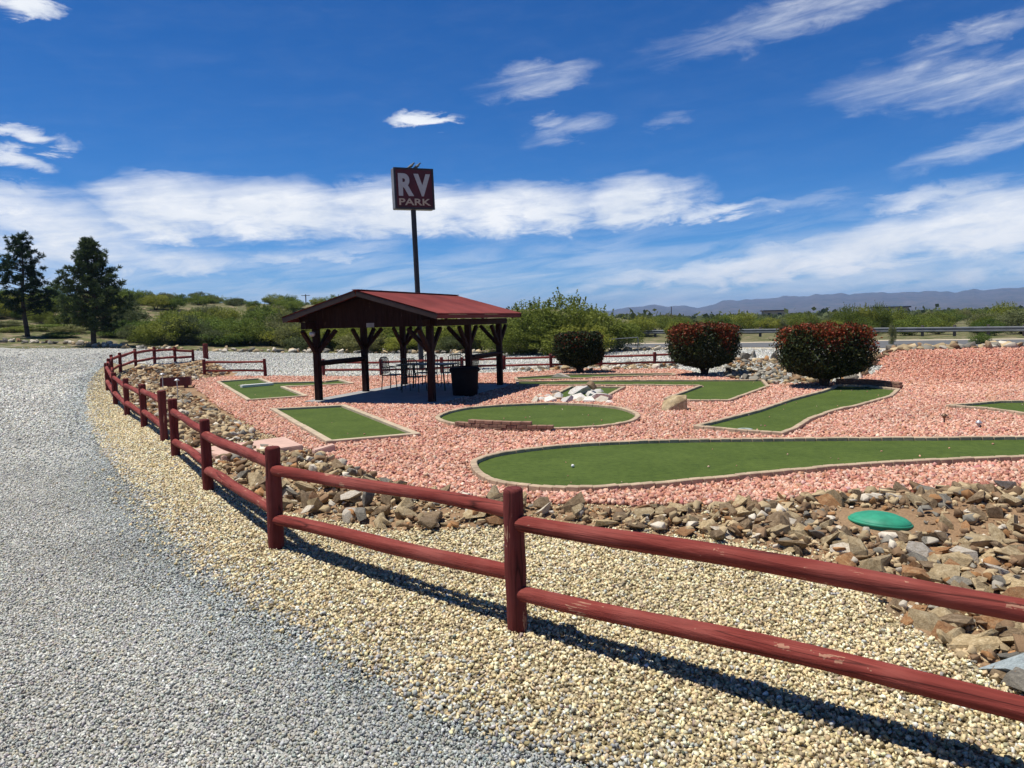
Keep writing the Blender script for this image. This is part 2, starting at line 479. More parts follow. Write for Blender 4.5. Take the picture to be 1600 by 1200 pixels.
# ---- ground to the horizon
def build_ground():
    rad = [0] + list(np.geomspace(3, 9000, 130)); na = 180
    vs = [(0, 0, -.25)]
    for r in rad[1:]:
        for k in range(na):
            a = 2 * math.pi * k / na
            vs.append((r * math.sin(a), r * math.cos(a), 0))
    V = np.array(vs); V[1:, 2] = T(V[1:, 0], V[1:, 1])
    near = 1 - sst(46, 53, np.hypot(V[:, 0], V[:, 1] * 1.0))
    V[:, 2] -= .25 * near
    V[0, 2] = -.25
    fs = []
    for k in range(na): fs.append((0, 1 + (k + 1) % na, 1 + k))
    for i in range(len(rad) - 2):
        for k in range(na):
            a, b = 1 + i * na + k, 1 + i * na + (k + 1) % na
            fs.append((a, b, b + na, a + na))
    fs = [tuple(reversed(f)) for f in fs]
    me = bpy.data.meshes.new('ground'); me.from_pydata([tuple(v) for v in V], [], fs)
    me.polygons.foreach_set('use_smooth', [True] * len(fs)); me.update(); me.flip_normals() if me.polygons[5].normal.z < 0 else None
    return tag(link('ground', me, M['ground']), kind='structure')
build_ground()

# ---- grey gravel drive: the near loop and the far side of the island
far_edge = gpx([(-120, 528), (0, 534), (100, 538), (200, 544), (300, 548), (420, 551), (560, 552), (700, 553), (840, 552), (960, 550), (1060, 546), (1160, 544), (1260, 545), (1350, 547)])
drive_poly = [(-30, -6), *[(-70, 10), (-62, 40)], *far_edge, (26, 36), (20, 30), (16, 26), (24, 16), (14, -6)]
def drive_z(x, y):
    isl = np.zeros(np.shape(x), bool)
    for q in ISLAND: isl |= inside(q, x, y)
    return T(x, y) - .12 * isl
ISLAND = [gpx([(300, 900), (162, 640), (200, 585), (330, 570), (420, 595), (1040, 582), (1200, 596), (1300, 605), (1400, 700), (1700, 800), (1700, 1300), (1000, 1180), (560, 1020)]), [(10.5, 20), (11.5, 24), (23, 24), (20, 14), (12, 12)]]
drive_obj, DRIVE = sheet('gravel_drive', drive_poly, M['drive'], 0.0, .5, rough=.3, zfun=drive_z)
tag(drive_obj, kind='structure')

beige_px = cat([(172, 566), (150, 582), (134, 612), (138, 655), (163, 708), (200, 762), (242, 815), (292, 872), (355, 925), (442, 975), (520, 1020), (620, 1078), (720, 1128), (800, 1162), (900, 1200), (1040, 1260), (1200, 1340)], False, 4)
beige_in = [(2000, 1500), (2150, 1050), (1500, 900), (1100, 790), (700, 780), (480, 700), (330, 640), (262, 600), (230, 570)]
beige_obj, BEIGEP = sheet('beige_gravel', gpx(beige_px + beige_in), M['beige'], .006, .3, rough=.12)
tag(beige_obj, kind='structure')

bed_px = [(205, 640), (190, 612), (188, 592), (205, 578), (250, 570), (310, 563), (345, 572), (372, 584), (345, 600), (420, 610), (700, 740), (1000, 770), (1620, 735), (2100, 712), (2120, 1040), (1760, 1110),
          (1600, 1092), (1565, 1082), (1500, 1035), (1440, 985), (1370, 945), (1330, 895), (1210, 862), (1100, 846), (1010, 836), (900, 822), (810, 822), (740, 832), (640, 836), (560, 826), (500, 814), (445, 803), (400, 782), (362, 752), (330, 725), (296, 700), (264, 670), (232, 655)]
bed_obj, BED = sheet('rock_bed_soil', gpx(bed_px), M['dirt'], .012, .25, rough=.12)
tag(bed_obj, kind='structure')

pink_px = [(292, 600), (318, 590), (420, 589), (560, 590), (700, 588), (820, 583), (940, 577), (1060, 579), (1130, 592), (1210, 603), (1318, 600)]
pink_px2 = [(1250, 782), (1100, 793), (1000, 797), (900, 792), (800, 786), (700, 776), (620, 760), (560, 736), (480, 704), (410, 678), (350, 642), (312, 612)]
P1 = gpx(pink_px)
Pm = [(10.6, 22.0), (11.6, 24.6), (14, 25.0), (19, 25.3), (24, 25), (22, 15), (13, 8.0)]
P2 = gpx([(1600, 764), (1480, 768), (1350, 774)] + pink_px2)
pink_obj, PINKP = sheet('pink_gravel', P1 + Pm + P2, M['pink'], .024, .35, rough=.16)
tag(pink_obj, kind='structure')

# ---- road on the right, verge, markings
rn = gpx([(1050, 544), (1160, 543.5), (1360, 545), (1600, 542.5)]); rf = gpx([(1600, 531.5), (1360, 534), (1160, 537), (1050, 538)])
def extend(a, b, k): return np.array(b) + (np.array(b) - np.array(a)) * k
rn2 = [extend(rn[1], rn[0], 1.0)] + rn + [extend(rn[2], rn[3], 2.5)]
rf2 = [extend(rf[1], rf[0], 2.5)] + rf + [extend(rf[2], rf[3], 1.0)]
verge_poly = [p + np.array([0, -1.6]) for p in rn2[1:]] + [p + np.array([.6, 2.0]) for p in rf2[:-1][::-1]][::-1]
road_o, _ = sheet('road', rn2 + rf2[::-1][::-1], M['asphalt'], .05, 1.5)
tag(road_o, kind='structure')
verge_mat = desert_mat('pale sandy verge', (.50, .42, .30), (.58, .50, .37), (.40, .33, .24), .62, .4)
vp = [p + np.array([-.3, -2.2]) for p in rn2] + [p + np.array([.4, 2.4]) for p in rf2]
verge_o, _ = sheet('sandy_verge', vp, verge_mat, .03, 1.5); tag(verge_o, kind='structure')

# ------------------------------------------------------------------ putting greens
GREENS = []
def shrink(poly, w):
    P = np.array([p[:2] for p in poly]); n = len(P)
    area = .5 * np.sum(P[:, 0] * np.roll(P[:, 1], -1) - np.roll(P[:, 0], -1) * P[:, 1])
    if area < 0: P = P[::-1]
    out = []
    for i in range(n):
        a, b, c = P[i - 1], P[i], P[(i + 1) % n]
        e1 = (b - a) / (np.hypot(*(b - a)) + 1e-9); e2 = (c - b) / (np.hypot(*(c - b)) + 1e-9)
        n1 = np.array([-e1[1], e1[0]]); n2 = np.array([-e2[1], e2[0]])
        m = n1 + n2; m = m / max(.35, np.dot(m, n1) if np.dot(m, n1) > 0 else .35)
        out.append(b + m * w)
    return P, np.array(out)

def green(label, px, border, smooth=True, bw=.088, bh=.10, blen=.15, turf_z=.050, cup=None, zlift=None):
    pp = cat(px, True, 6) if smooth else px
    poly = [at(u, v, .04)[:2] for u, v in pp]
    P, Q = shrink(poly, bw)
    c = P.mean(0)
    root = empty('putting_green', (c[0], c[1], float(T(c[0], c[1]))))
    tag(root, label, 'putting green', 'mini golf greens')
    GREENS.append(P)
    o, _ = sheet('turf', Q, M['turf'], turf_z, .4, rough=0)
    inv = Matrix.Translation(root.location).inverted()
    o.data.transform(inv); o.parent = root
    mb = MB()
    # one kerb unit after another along the outline
    D = densify(P, .03); mid = np.array(D)
    L = np.concatenate([[0], np.cumsum(np.hypot(*(np.roll(mid, -1, 0) - mid).T))]); tot = L[-1]
    corners = [0.0]
    if not smooth:
        acc = 0; corners = [0.0]
        for i in range(len(P)):
            acc += np.hypot(*(P[(i + 1) % len(P)] - P[i])); corners.append(acc)
    else: corners = [0.0, tot]
    ext = np.vstack([mid, mid[:1]])
    def pt(s): return np.array([np.interp(s, L, ext[:, 0]), np.interp(s, L, ext[:, 1])])
    for s0, s1 in zip(corners[:-1], corners[1:]):
        k = max(1, int(round((s1 - s0) / blen)))
        for j in range(k):
            a, b = pt(s0 + (s1 - s0) * j / k), pt(s0 + (s1 - s0) * (j + 1) / k - 1e-4)
            d = b - a; l = np.hypot(*d)
            if l < 1e-3: continue
            d /= l; nrm = np.array([-d[1], d[0]])
            gap = .004
            ctr = (a + b) / 2 + nrm * bw / 2
            z = float(T(*ctr)); hh = bh + random.uniform(-.004, .004)
            Mx = Matrix(((d[0], nrm[0], 0), (d[1], nrm[1], 0), (0, 0, 1)))
            mb.box(Vector((ctr[0], ctr[1], z + hh / 2 - .01)) - root.location, (l - gap, bw + random.uniform(-.004, .004), hh + .02), Mx, .008)
    mb.build('kerb_edging' if border == 'paver' else 'timber_edging', M['paver'] if border == 'paver' else M['edgewood'], root)
    if cup:
        p = at(*cup, turf_z)
        cb = MB(); cb.lathe([(.06, .0), (.12, .004), (.12, .008), (.055, .009), (.052, -.004)], 20, Vector(p) - root.location)
        cb.build('cup_plate', M['cup'], root)
    return root

g1 = green('large long green with rounded end and paver edge beside the rocks', [(735, 728), (743, 744), (768, 758), (815, 766), (880, 769), (960, 767), (1040, 762), (1120, 754), (1240, 742), (1360, 731), (1480, 725), (1600, 720), (1740, 716), (1800, 700), (1740, 687), (1600, 687), (1480, 688), (1300, 689), (1100, 691), (980, 694), (890, 699), (820, 706), (770, 714), (747, 721)], 'paver')
g2 = green('oval green with a low stacked brick wall at its front edge', [(680, 656), (700, 646), (740, 639), (800, 635), (860, 633), (920, 635), (970, 640), (997, 649), (999, 656), (985, 663), (950, 669), (900, 673), (850, 674), (800, 673), (740, 670), (700, 665)], 'paver', blen=.16)
g3 = green('four sided green with timber edges directly in front of the shelter', [(422, 642), (540, 636), (658, 682), (510, 695)], 'wood', False, bw=.11, blen=1.1, cup=(585, 684))
g4 = green('far left green with a white board across it', [(338, 598), (408, 593), (426, 600), (506, 598), (532, 595), (554, 601), (500, 604), (455, 606), (444, 606), (482, 621), (386, 628)], 'wood', False, bw=.11, blen=1.1, cup=(448, 622))
g5 = green('L shaped green with a long thin arm behind the brown boulder', [(806, 598), (1000, 596.5), (1194, 596), (1203, 606), (1141, 629), (1079, 629), (1036, 626), (1093, 605), (1000, 604), (806, 604)], 'paver', False, blen=.2)
g6 = green('small green behind the heap of white rocks', [(891, 606), (978, 607), (948, 623), (850, 626)], 'paver', False, blen=.2)
g7 = green('wavy right hand green running up to a raised brick end', [(1083, 670), (1130, 658), (1180, 645), (1230, 628), (1262, 619), (1282, 614), (1296, 609), (1304, 604), (1355, 605), (1407, 611), (1395, 622), (1360, 632), (1335, 639), (1318, 642), (1298, 648), (1270, 658), (1245, 674), (1224, 682), (1150, 677)], 'paver', False, blen=.2, cup=(1164, 671))
g8 = green('small green at the far right at the foot of the pink slope', [(1477, 637), (1558, 630), (1650, 629), (1700, 645), (1640, 655), (1600, 650), (1542, 642)], 'paver', False, blen=.2)
g9 = green('narrow strip of green at the very back near the fence', [(803, 592), (880, 587), (960, 586), (1054, 585.5), (1056, 588), (960, 590.5), (880, 594), (806, 596)], 'paver', False, blen=.25)

# stacked brick wall on the oval green's front edge
def brick_wall(root, px_line, courses):
    P = [at(u, v, 0.02)[:2] for u, v in px_line]
    L = np.concatenate([[0], np.cumsum([np.hypot(*(np.array(b) - a)) for a, b in zip(P[:-1], P[1:])])]); A = np.array(P)
    mb = MB(); bl, bhh, bw = .17, .06, .11
    tot = L[-1]
    for c in range(max(courses)):
        s = -.08 * (c % 2)
        while s < tot:
            m = s + bl / 2
            frac = min(max(m / tot, 0), .999)
            if courses[int(frac * len(courses))] > c:
                a = np.array([np.interp(max(s, 0), L, A[:, 0]), np.interp(max(s, 0), L, A[:, 1])]); e = min(s + bl, tot)
                b = np.array([np.interp(e, L, A[:, 0]), np.interp(e, L, A[:, 1])])
                d = b - a; l = np.hypot(*d)
                if l > .03:
                    d /= l; nr = np.array([-d[1], d[0]]); q = (a + b) / 2
                    Mx = Matrix(((d[0], nr[0], 0), (d[1], nr[1], 0), (0, 0, 1)))
                    mb.box(Vector((q[0] + nr[0] * random.uniform(-.006, .006), q[1] + nr[1] * random.uniform(-.006, .006), float(T(*q)) + .03 + bhh * (c + .5))) - root.location, (l - .006, bw, bhh - .004), Mx, .006)
            s += bl
    mb.build('brick_wall', M['brickred'], root)
brick_wall(g2, [(714, 669.5), (745, 673), (800, 676), (865, 676.5)], [2, 3, 3, 3, 3, 2])
brick_wall(g7, [(1306, 603), (1355, 604), (1409, 610)], [3, 3, 3])

# white board lying on the far left green
a, b = at(377, 606, .05), at(426, 602, .05)
bd = MB(); bd.bar((0, 0, .045), Vector(b) - Vector(a) + Vector((0, 0, .045)), .16, .08, .006)
o = bd.build('white_board', M['white']); o.location = a
tag(o, 'white board lying across the far left green', 'board')

# ------------------------------------------------------------------ loose gravel stones
ca_, sa_ = math.cos(R(-19.96)), math.sin(R(-19.96))
SLABREC = np.array([(-3.284 + ca_ * i - sa_ * j, 18.172 + sa_ * i + ca_ * j) for i, j in ((-1.775, -.25), (1.775, -.25), (1.775, 4.68), (-1.775, 4.68))])
GREENPOLY = GREENS
CUBE = np.array([(x, y, z) for x in (-1, 1) for y in (-1, 1) for z in (-1, 1)], float)
CF = np.array([(0, 1, 3, 2), (4, 6, 7, 5), (0, 4, 5, 1), (2, 3, 7, 6), (0, 2, 6, 4), (1, 5, 7, 3)])
def rotmats(n, flatness=1.0):
    q = RNG.normal(size=(n, 4)); q /= np.linalg.norm(q, axis=1)[:, None]
    w, x, y, z = q.T
    return np.stack([np.stack([1 - 2 * (y * y + z * z), 2 * (x * y - z * w), 2 * (x * z + y * w)], 1),
                     np.stack([2 * (x * y + z * w), 1 - 2 * (x * x + z * z), 2 * (y * z - x * w)], 1),
                     np.stack([2 * (x * z - y * w), 2 * (y * z + x * w), 1 - 2 * (x * x + y * y)], 1)], 1)

def stones_mesh(name, x, y, z, size, col):
    n = len(x)
    V = CUBE[None] * RNG.uniform(.55, 1.0, (n, 1, 3)) * np.array([1.15, .9, .68]) + RNG.uniform(-.38, .38, (n, 8, 3))
    V = np.einsum('nij,nvj->nvi', rotmats(n), V) * (size * .5)[:, None, None]
    V += np.stack([x, y, z], 1)[:, None, :]
    Fc = (CF[None] + (np.arange(n) * 8)[:, None, None]).reshape(-1, 4)
    C = np.concatenate([np.repeat(col, 8, 0), np.ones((n * 8, 1))], 1)
    return mesh_np(name, V.reshape(-1, 3), Fc, 4, {'col': ('FLOAT_COLOR', C)})

def scatter(poly, dens, d0, d1, thin=0.0, exclude=(), bbox=None):
    """uniform points in a region in front of the camera; density fades from d0 to d1 metres"""
    A = np.asarray(poly)[:, :2]
    x0, y0 = np.maximum(A.min(0), [-60, 1.5]); x1, y1 = np.minimum(A.max(0), [26, d1])
    n = int((x1 - x0) * (y1 - y0) * dens)
    x = RNG.uniform(x0, x1, n); y = RNG.uniform(y0, y1, n)
    p = proj(np.stack([x, y, T(x, y)], 1))
    k = (p[:, 0] > -180) & (p[:, 0] < 1930) & (p[:, 1] < 1310) & (p[:, 2] > 1.2)
    x, y = x[k], y[k]
    k = RNG.uniform(size=len(x)) < 1 - (1 - thin) * sst(d0, d1, np.hypot(x, y))
    x, y = x[k], y[k]
    k = inside(A, x, y)
    for e in exclude: k &= ~inside(e, x, y)
    return x[k], y[k]

def pick(cols, n, jit=.22, w=None):
    c = np.array(cols)[RNG.choice(len(cols), n, p=w)]
    return np.clip(c * (1 + RNG.normal(0, jit, (n, 1))) + RNG.normal(0, .012, (n, 3)), .02, .85)

def slowmod(x, y, s, amp):
    v = np.sin(x * s + 1.7 * np.sin(y * s * .7)) * np.sin(y * s * 1.3 + 1.1 * np.sin(x * s * .9 + 2))
    return 1 + amp * v

x, y = scatter(DRIVE, 6000, 5.0, 15, .0, [BEIGEP, BED, PINKP])
sz = RNG.uniform(.008, .0185, len(x))
x2, y2 = scatter(DRIVE, 420, 10, 60, .0, [BEIGEP, BED, PINKP])
k = RNG.uniform(size=len(x2)) < sst(4, 11, np.hypot(x2, y2)); x2, y2 = x2[k], y2[k]
sz2 = np.clip(.0017 * np.hypot(x2, y2), .018, .05) * RNG.uniform(.6, 1.3, len(x2))
x = np.concatenate([x, x2]); y = np.concatenate([y, y2]); sz = np.concatenate([sz, sz2])
c = pick(GREY + [(.44, .40, .31)], len(x), .17) * slowmod(x, y, 1.4, .10)[:, None] * (1 + .16 * sst(8, 16, np.hypot(x, y)))[:, None]
bpl = [(a[0], a[1]) for a in gpx(beige_px)]
dE = np.exp(-(seg_dist(x, y, bpl) / .55) ** 2)[:, None]; c = c * (1.06 - dE * np.array([[.22, .16, .11]]))
o = link('grey_gravel_stones', stones_mesh('grey_gravel_stones', x, y, T(x, y) + .004 + sz * RNG.uniform(-.25, .45, len(x)), sz, c), M['stones'])
tag(o, kind='stuff')
n_grey = len(x)
bx, by = scatter(BEIGEP, 3600, 8.5, 30, .10, [PINKP])
k = ~inside(BED, bx, by) | (RNG.uniform(size=len(bx)) < .12)
bx, by = bx[k], by[k]
# stones kicked out over the edge of the drive
kx, ky = scatter(DRIVE, 1500, 9, 12, .1, [BEIGEP, BED, PINKP])
bp = [(a[0], a[1]) for a in gpx(beige_px)]
dd = seg_dist(kx, ky, bp); k = RNG.uniform(size=len(kx)) < .8 * np.exp(-dd / .10)
bx = np.concatenate([bx, kx[k]]); by = np.concatenate([by, ky[k]])
sz = RNG.uniform(.011, .025, len(bx)) * (1 + .035 * np.maximum(0, np.hypot(bx, by) - 5))
edge = np.exp(-seg_dist(bx, by, bp) / .22)
cb = pick(BEIGE, len(bx)); cg = pick(GREY, len(bx))
g = (RNG.uniform(size=len(bx)) < .045 + .58 * edge)[:, None]
c = np.where(g, cg, cb) * slowmod(bx, by, 1.7, .06)[:, None]
o = link('beige_gravel_stones', stones_mesh('beige_gravel_stones', bx, by, T(bx, by) + .010 + sz * RNG.uniform(-.3, .7, len(bx)), sz, c), M['stones'])
tag(o, kind='stuff')
x, y = scatter(PINKP, 1250, 17, 30, .5, GREENS + [SLABREC])
sz = RNG.uniform(.020, .052, len(x)) * (1 + .008 * np.hypot(x, y))
mound = (sst(9.2, 11.5, x - 0.12 * (y - 19)) * sst(18.2, 20, y))[:, None]
c = pick(PINK, len(x), .16) * (1 - mound * np.array([[.06, .17, .20]])) * slowmod(x, y, .9, .07)[:, None]
o = link('pink_gravel_stones', stones_mesh('pink_gravel_stones', x, y, T(x, y) + .026 + sz * RNG.uniform(-.3, .45, len(x)), sz, c), M['stones'])
tag(o, kind='stuff')
sx_, sy_ = [], []
for g in GREENS:
    a0, a1 = g.min(0), g.max(0); m_ = int((a1[0] - a0[0]) * (a1[1] - a0[1]) * 1.2)
    px_, py_ = RNG.uniform(a0[0], a1[0], m_), RNG.uniform(a0[1], a1[1], m_); kk = inside(g, px_, py_); sx_ += list(px_[kk]); sy_ += list(py_[kk])
sx_ = np.array(sx_); sy_ = np.array(sy_)
o = link('stray_stones', stones_mesh('stray_stones', sx_, sy_, T(sx_, sy_) + .056, RNG.uniform(.012, .032, len(sx_)), pick(PINK, len(sx_))), M['stones']); tag(o, kind='stuff')
print('STONES', n_grey, len(bx), len(x))

# ------------------------------------------------------------------ rocks
def rock_mesh(seed, npts=14):
    rg = np.random.default_rng(seed)
    P = rg.normal(size=(npts, 3)); P /= np.linalg.norm(P, axis=1)[:, None]
    P *= rg.uniform(.75, 1.0, (npts, 1)); P *= np.array([1, rg.uniform(.6, .9), rg.uniform(.36, .66)])
    # a couple of split faces
    for _ in range(5):
        nrm = rg.normal(size=3); nrm /= np.linalg.norm(nrm); d = rg.uniform(.30, .55)
        s = P @ nrm; k = s > d; P[k] -= np.outer(s[k] - d, nrm)
    bm = bmesh.new()
    P -= (P.max(0) + P.min(0)) / 2; P /= np.abs(P).max() * .97
    for q in P: bm.verts.new(q)
    r = bmesh.ops.convex_hull(bm, input=bm.verts)
    bmesh.ops.delete(bm, geom=[v for v in bm.verts if not v.link_faces], context='VERTS')
    bmesh.ops.dissolve_limit(bm, angle_limit=.06, verts=bm.verts, edges=bm.edges)
    bmesh.ops.bevel(bm, geom=list(bm.edges), offset=.014, segments=1, affect='EDGES', clamp_overlap=True)
    me = bpy.data.meshes.new('rock'); bm.to_mesh(me); bm.free()
    return me
PROTO = {}
KINDS = ['tan', 'brown', 'grey', 'cream', 'rust']
for kd in KINDS + ['white', 'blue']:
    PROTO[kd] = []
    for i in range(7):
        me = rock_mesh(100 + i + 31 * len(PROTO)); me.materials.append(M['rock_' + kd]); PROTO[kd].append(me)

def rock_obj(x, y, size, kd, label, group, sink=.25, rz=None, tilt=.5, name='rock', zoff=0.0, sc=None):
    me = random.choice(PROTO[kd])
    o = bpy.data.objects.new(name, me); COL.objects.link(o)
    s = size / 2
    sc = sc or (random.uniform(.85, 1.2), random.uniform(.85, 1.2), random.uniform(.5, .9))
    o.scale = (s * sc[0], s * sc[1], s * sc[2])
    o.rotation_euler = (random.gauss(0, tilt), random.gauss(0, tilt), random.uniform(0, 6.28) if rz is None else rz)
    o.location = (x, y, float(T(x, y)) + s * .55 * sc[2] * (1 - 2 * sink) + zoff)
    tag(o, label, 'rock', group)
    return o

def poly_scatter(px, n):
    A = np.array(gpx(px)); x0, y0 = A.min(0); x1, y1 = A.max(0); X = []; 
    while len(X) < n:
        x = RNG.uniform(x0, x1, 4000); y = RNG.uniform(y0, y1, 4000)
        k = inside(A, x, y); X += list(zip(x[k], y[k]))
    return X[:n]

ZONES = [
    ('between the red fence and pink gravel', [(232, 655), (205, 640), (196, 612), (240, 606), (285, 612), (312, 625), (352, 655), (410, 688), (485, 712), (560, 742), (620, 768), (700, 783), (800, 793), (905, 798), (905, 822), (810, 820), (740, 830), (640, 834), (560, 826), (500, 814), (445, 803), (400, 782), (362, 752), (330, 725), (296, 700), (264, 670)], 1900, (.075, .225), .0),
    ('in the rocky ground near the green lid', [(900, 800), (1000, 802), (1100, 798), (1250, 786), (1350, 776), (1480, 770), (1640, 764), (1990, 752), (1990, 980), (1720, 1110), (1600, 1088), (1565, 1080), (1500, 1033), (1440, 983), (1370, 943), (1330, 893), (1210, 860), (1100, 844), (1010, 834), (905, 824)], 1700, (.07, .22), .0),
    ('inside the bend of the fence', [(196, 612), (192, 594), (205, 580), (250, 572), (310, 566), (340, 573), (362, 584), (335, 592), (300, 598), (265, 606), (240, 608)], 800, (.11, .27), .0),
    ('in the low row along the back fence', [(800, 578), (860, 576), (940, 572), (1050, 570), (1062, 578), (940, 581), (820, 584)], 120, (.15, .36), .0),
    ('between the two right hand shrubs', [(1125, 592), (1150, 566), (1220, 562), (1300, 572), (1345, 585), (1315, 600), (1210, 604)], 460, (.15, .34), .0),
]
rk = []
for zi, (zl, px, n, (s0, s1), _) in enumerate(ZONES):
    for (x, y) in poly_scatter(px, n):
        if any(inside(g, np.array([x]), np.array([y]))[0] for g in GREENS): continue
        s = s0 + (s1 - s0) * random.random() ** 2.0
        rk.append((s, x, y, zi, zl))
for i in range(300):    # crest of the pink slope
    t = random.random(); x = 9.3 + 14.3 * t
    rk.append((random.uniform(.18, .46), x, (24.25 if x > 11.6 else 24.25 - (11.6 - x) * 1.35) + random.gauss(0, .28), 5, 'along the crest of the pink gravel slope'))
ve = np.array(far_edge[:11])
seg = np.concatenate([[0], np.cumsum(np.hypot(*np.diff(ve, axis=0).T))])
for i in range(300):   # stones edging the far side of the drive
    s = random.uniform(seg[0], seg[-1])
    rk.append((random.uniform(.2, .55), np.interp(s, seg, ve[:, 0]) + random.gauss(0, .3), np.interp(s, seg, ve[:, 1]) + .4 + random.gauss(0, .5), 6, 'edging the far side of the drive'))
LIDP = at(1375, 819)
rk = [r for r in rk if math.hypot(r[1] - LIDP[0], r[2] - LIDP[1]) > .36 + r[0] * .5]
SLABP = [gpx([(300, 703), (445, 688), (474, 700), (348, 713)])]
rk = [r for r in rk if not inside(SLABP[0], np.array([r[1]]), np.array([r[2]]))[0]]
DIRTP = gpx([(1405, 800), (1500, 788), (1700, 800), (1700, 880), (1560, 875), (1450, 838)])
rk = [r for r in rk if not (r[3] == 1 and inside(DIRTP, np.array([r[1]]), np.array([r[2]]))[0] and random.random() < .7)]
def seen(x, y):
    p = proj([(x, y, float(T(x, y)))])[0]
    return -20 < p[0] < 1620 and p[1] < 1210
rk = [r for r in rk if -120 < proj([(r[1], r[2], 0)])[0][0] < 2000]
rk.sort(key=lambda r: -(r[0] / math.hypot(r[1], r[2]) if seen(r[1], r[2]) else 0))
WT = {0: [.45, .32, .10, .09, .04], 1: [.44, .34, .07, .07, .08], 2: [.42, .24, .14, .12, .08], 3: [.3, .2, .2, .25, .05], 4: [.34, .26, .28, .08, .04], 5: [.4, .22, .3, .08, .0], 6: [.35, .1, .25, .3, .0]}
word = {'tan': 'tan', 'brown': 'dark brown', 'grey': 'grey', 'cream': 'pale cream', 'rust': 'rusty orange'}
small = []
for i, (s, x, y, zi, zl) in enumerate(rk):
    kd = random.choices(KINDS, WT[zi])[0]
    if i < 288:
        szw = 'big' if s > .17 else 'small'
        lb = f'{szw} {word[kd]} angular rock {zl}'
        rock_obj(x, y, s * 1.1, kd, lb, f'{szw} {word[kd]} rocks {zl}', sink=.2, zoff=.02 + random.uniform(0, .05) * (zi in (0, 2, 4)))
    else: small.append((s, x, y, zi, kd))
# the rest of the rubble as one mass
base = {'tan': (.46, .35, .205), 'brown': (.24, .155, .09), 'grey': (.235, .215, .175), 'cream': (.60, .53, .42), 'rust': (.34, .18, .08)}
def rubble(name, items):
    VV = []; FF = []; CC = []; nv = 0
    protos = []
    for sd in range(12):
        me = rock_mesh(900 + sd, 12); me.calc_loop_triangles()
        v = np.array([q.co for q in me.vertices]); f = np.array([t.vertices for t in me.loop_triangles]); protos.append((v, f)); bpy.data.meshes.remove(me)
    RM = rotmats(len(items))
    for i, (s, x, y, z, c) in enumerate(items):
        v, f = protos[i % 12]
        VV.append((v @ RM[i].T) * np.array([1, 1, .75]) * (s / 2) + np.array([x, y, z])); FF.append(f + nv); nv += len(v)
        CC.append(np.tile(np.array([*c, 1.0]), (len(v), 1)))
    me = mesh_np(name, np.vstack(VV), np.vstack(FF), 3, {'col': ('FLOAT_COLOR', np.vstack(CC))})
    return tag(link(name, me, M['rubble']), kind='stuff')
items = []
for s, x, y, zi, kd in small:
    c = np.clip(np.array(base[kd]) * random.uniform(.7, 1.25), .03, .8)
    items.append((s, x, y, float(T(x, y)) + .05 + s * random.uniform(.0, .2), c))
for zi, n, s0, s1 in ((0, 2400, .03, .11), (1, 6400, .015, .085), (2, 700, .06, .16), (4, 400, .08, .2), (3, 300, .06, .18)):
    for x, y in poly_scatter(ZONES[zi][1], n):
        if any(inside(g, np.array([x]), np.array([y]))[0] for g in GREENS + SLABP) or math.hypot(x - LIDP[0], y - LIDP[1]) < .36: continue
        kd = random.choices(KINDS, WT[zi])[0]
        if zi == 1 and random.random() < .45 and inside(DIRTP, np.array([x]), np.array([y]))[0]: continue
        c = np.clip(np.array(base[kd]) * random.uniform(.7, 1.3), .03, .8)
        s = s0 + (s1 - s0) * random.random() ** 2
        items.append((s, x, y, float(T(x, y)) + .015 + s * random.uniform(0, .2), c))
rubble('rock_rubble', items)

def single_rock(u, v, size, kd, label, sc=(1, 1, 1), rz=0.3, sink=.2, name='rock', tilt=.15, cat_='rock', group=None):
    p = at(u, v)
    o = rock_obj(p[0], p[1], size, kd, label, group, sink=sink, rz=rz, tilt=tilt, name=name, sc=sc)
    o['category'] = cat_
    return o
def boulder():
    q = at(1053, 644)
    P = [(-.30, -.14, -.05), (.24, -.20, -.05), (.30, .16, -.05), (-.24, .20, -.05), (-.27, -.08, .10), (-.06, -.19, .16), (.22, -.19, .30), (.27, -.02, .36), (.26, .14, .33), (.02, .16, .34), (-.20, .15, .22), (-.13, -.08, .24), (.10, -.12, .35)]
    bm = bmesh.new()
    for v in P: bm.verts.new(v)
    bmesh.ops.convex_hull(bm, input=bm.verts)
    bmesh.ops.delete(bm, geom=[v for v in bm.verts if not v.link_faces], context='VERTS')
    bmesh.ops.bevel(bm, geom=list(bm.edges), offset=.012, segments=1, affect='EDGES', clamp_overlap=True)
    me = bpy.data.meshes.new('boulder'); bm.to_mesh(me); bm.free()
    o = link('boulder', me, M['rock_tan']); o.location = q; o.scale = (.95, .95, .95)
    tag(o, 'lone tan boulder on the pink gravel right of the oval green', 'boulder')
boulder()
single_rock(1592, 1062, .30, 'blue', 'flat pale blue grey stone at the bottom right edge of the rocks', (1.1, .8, .6), .2, .1)
single_rock(877, 592, .62, 'cream', 'cream boulder on the narrow back green left of the shrub', (1.1, .7, .75), .2, .1, 'boulder', cat_='boulder')
WR = [(836, 631, .30), (848, 627, .26), (860, 630, .36), (872, 624, .34), (868, 618, .30), (884, 631, .30), (900, 627, .50), (908, 618, .62), (902, 630, .36), (922, 631, .36), (926, 622, .42), (938, 627, .50), (946, 631, .38), (932, 615, .40), (915, 630, .3), (889, 628, .28), (842, 622, .22), (856, 622, .22), (952, 633, .26)]
for i, (u, v, s) in enumerate(WR):
    kd = 'white' if i % 4 else 'cream'
    single_rock(u, v, s, kd, ('white' if kd == 'white' else 'cream') + ' rock in the heap in front of the small green', (1.1, .95, .95), random.uniform(0, 6), .2, tilt=.3, group='white rocks heaped before the small green' if kd == 'white' else 'cream rocks heaped before the small green')
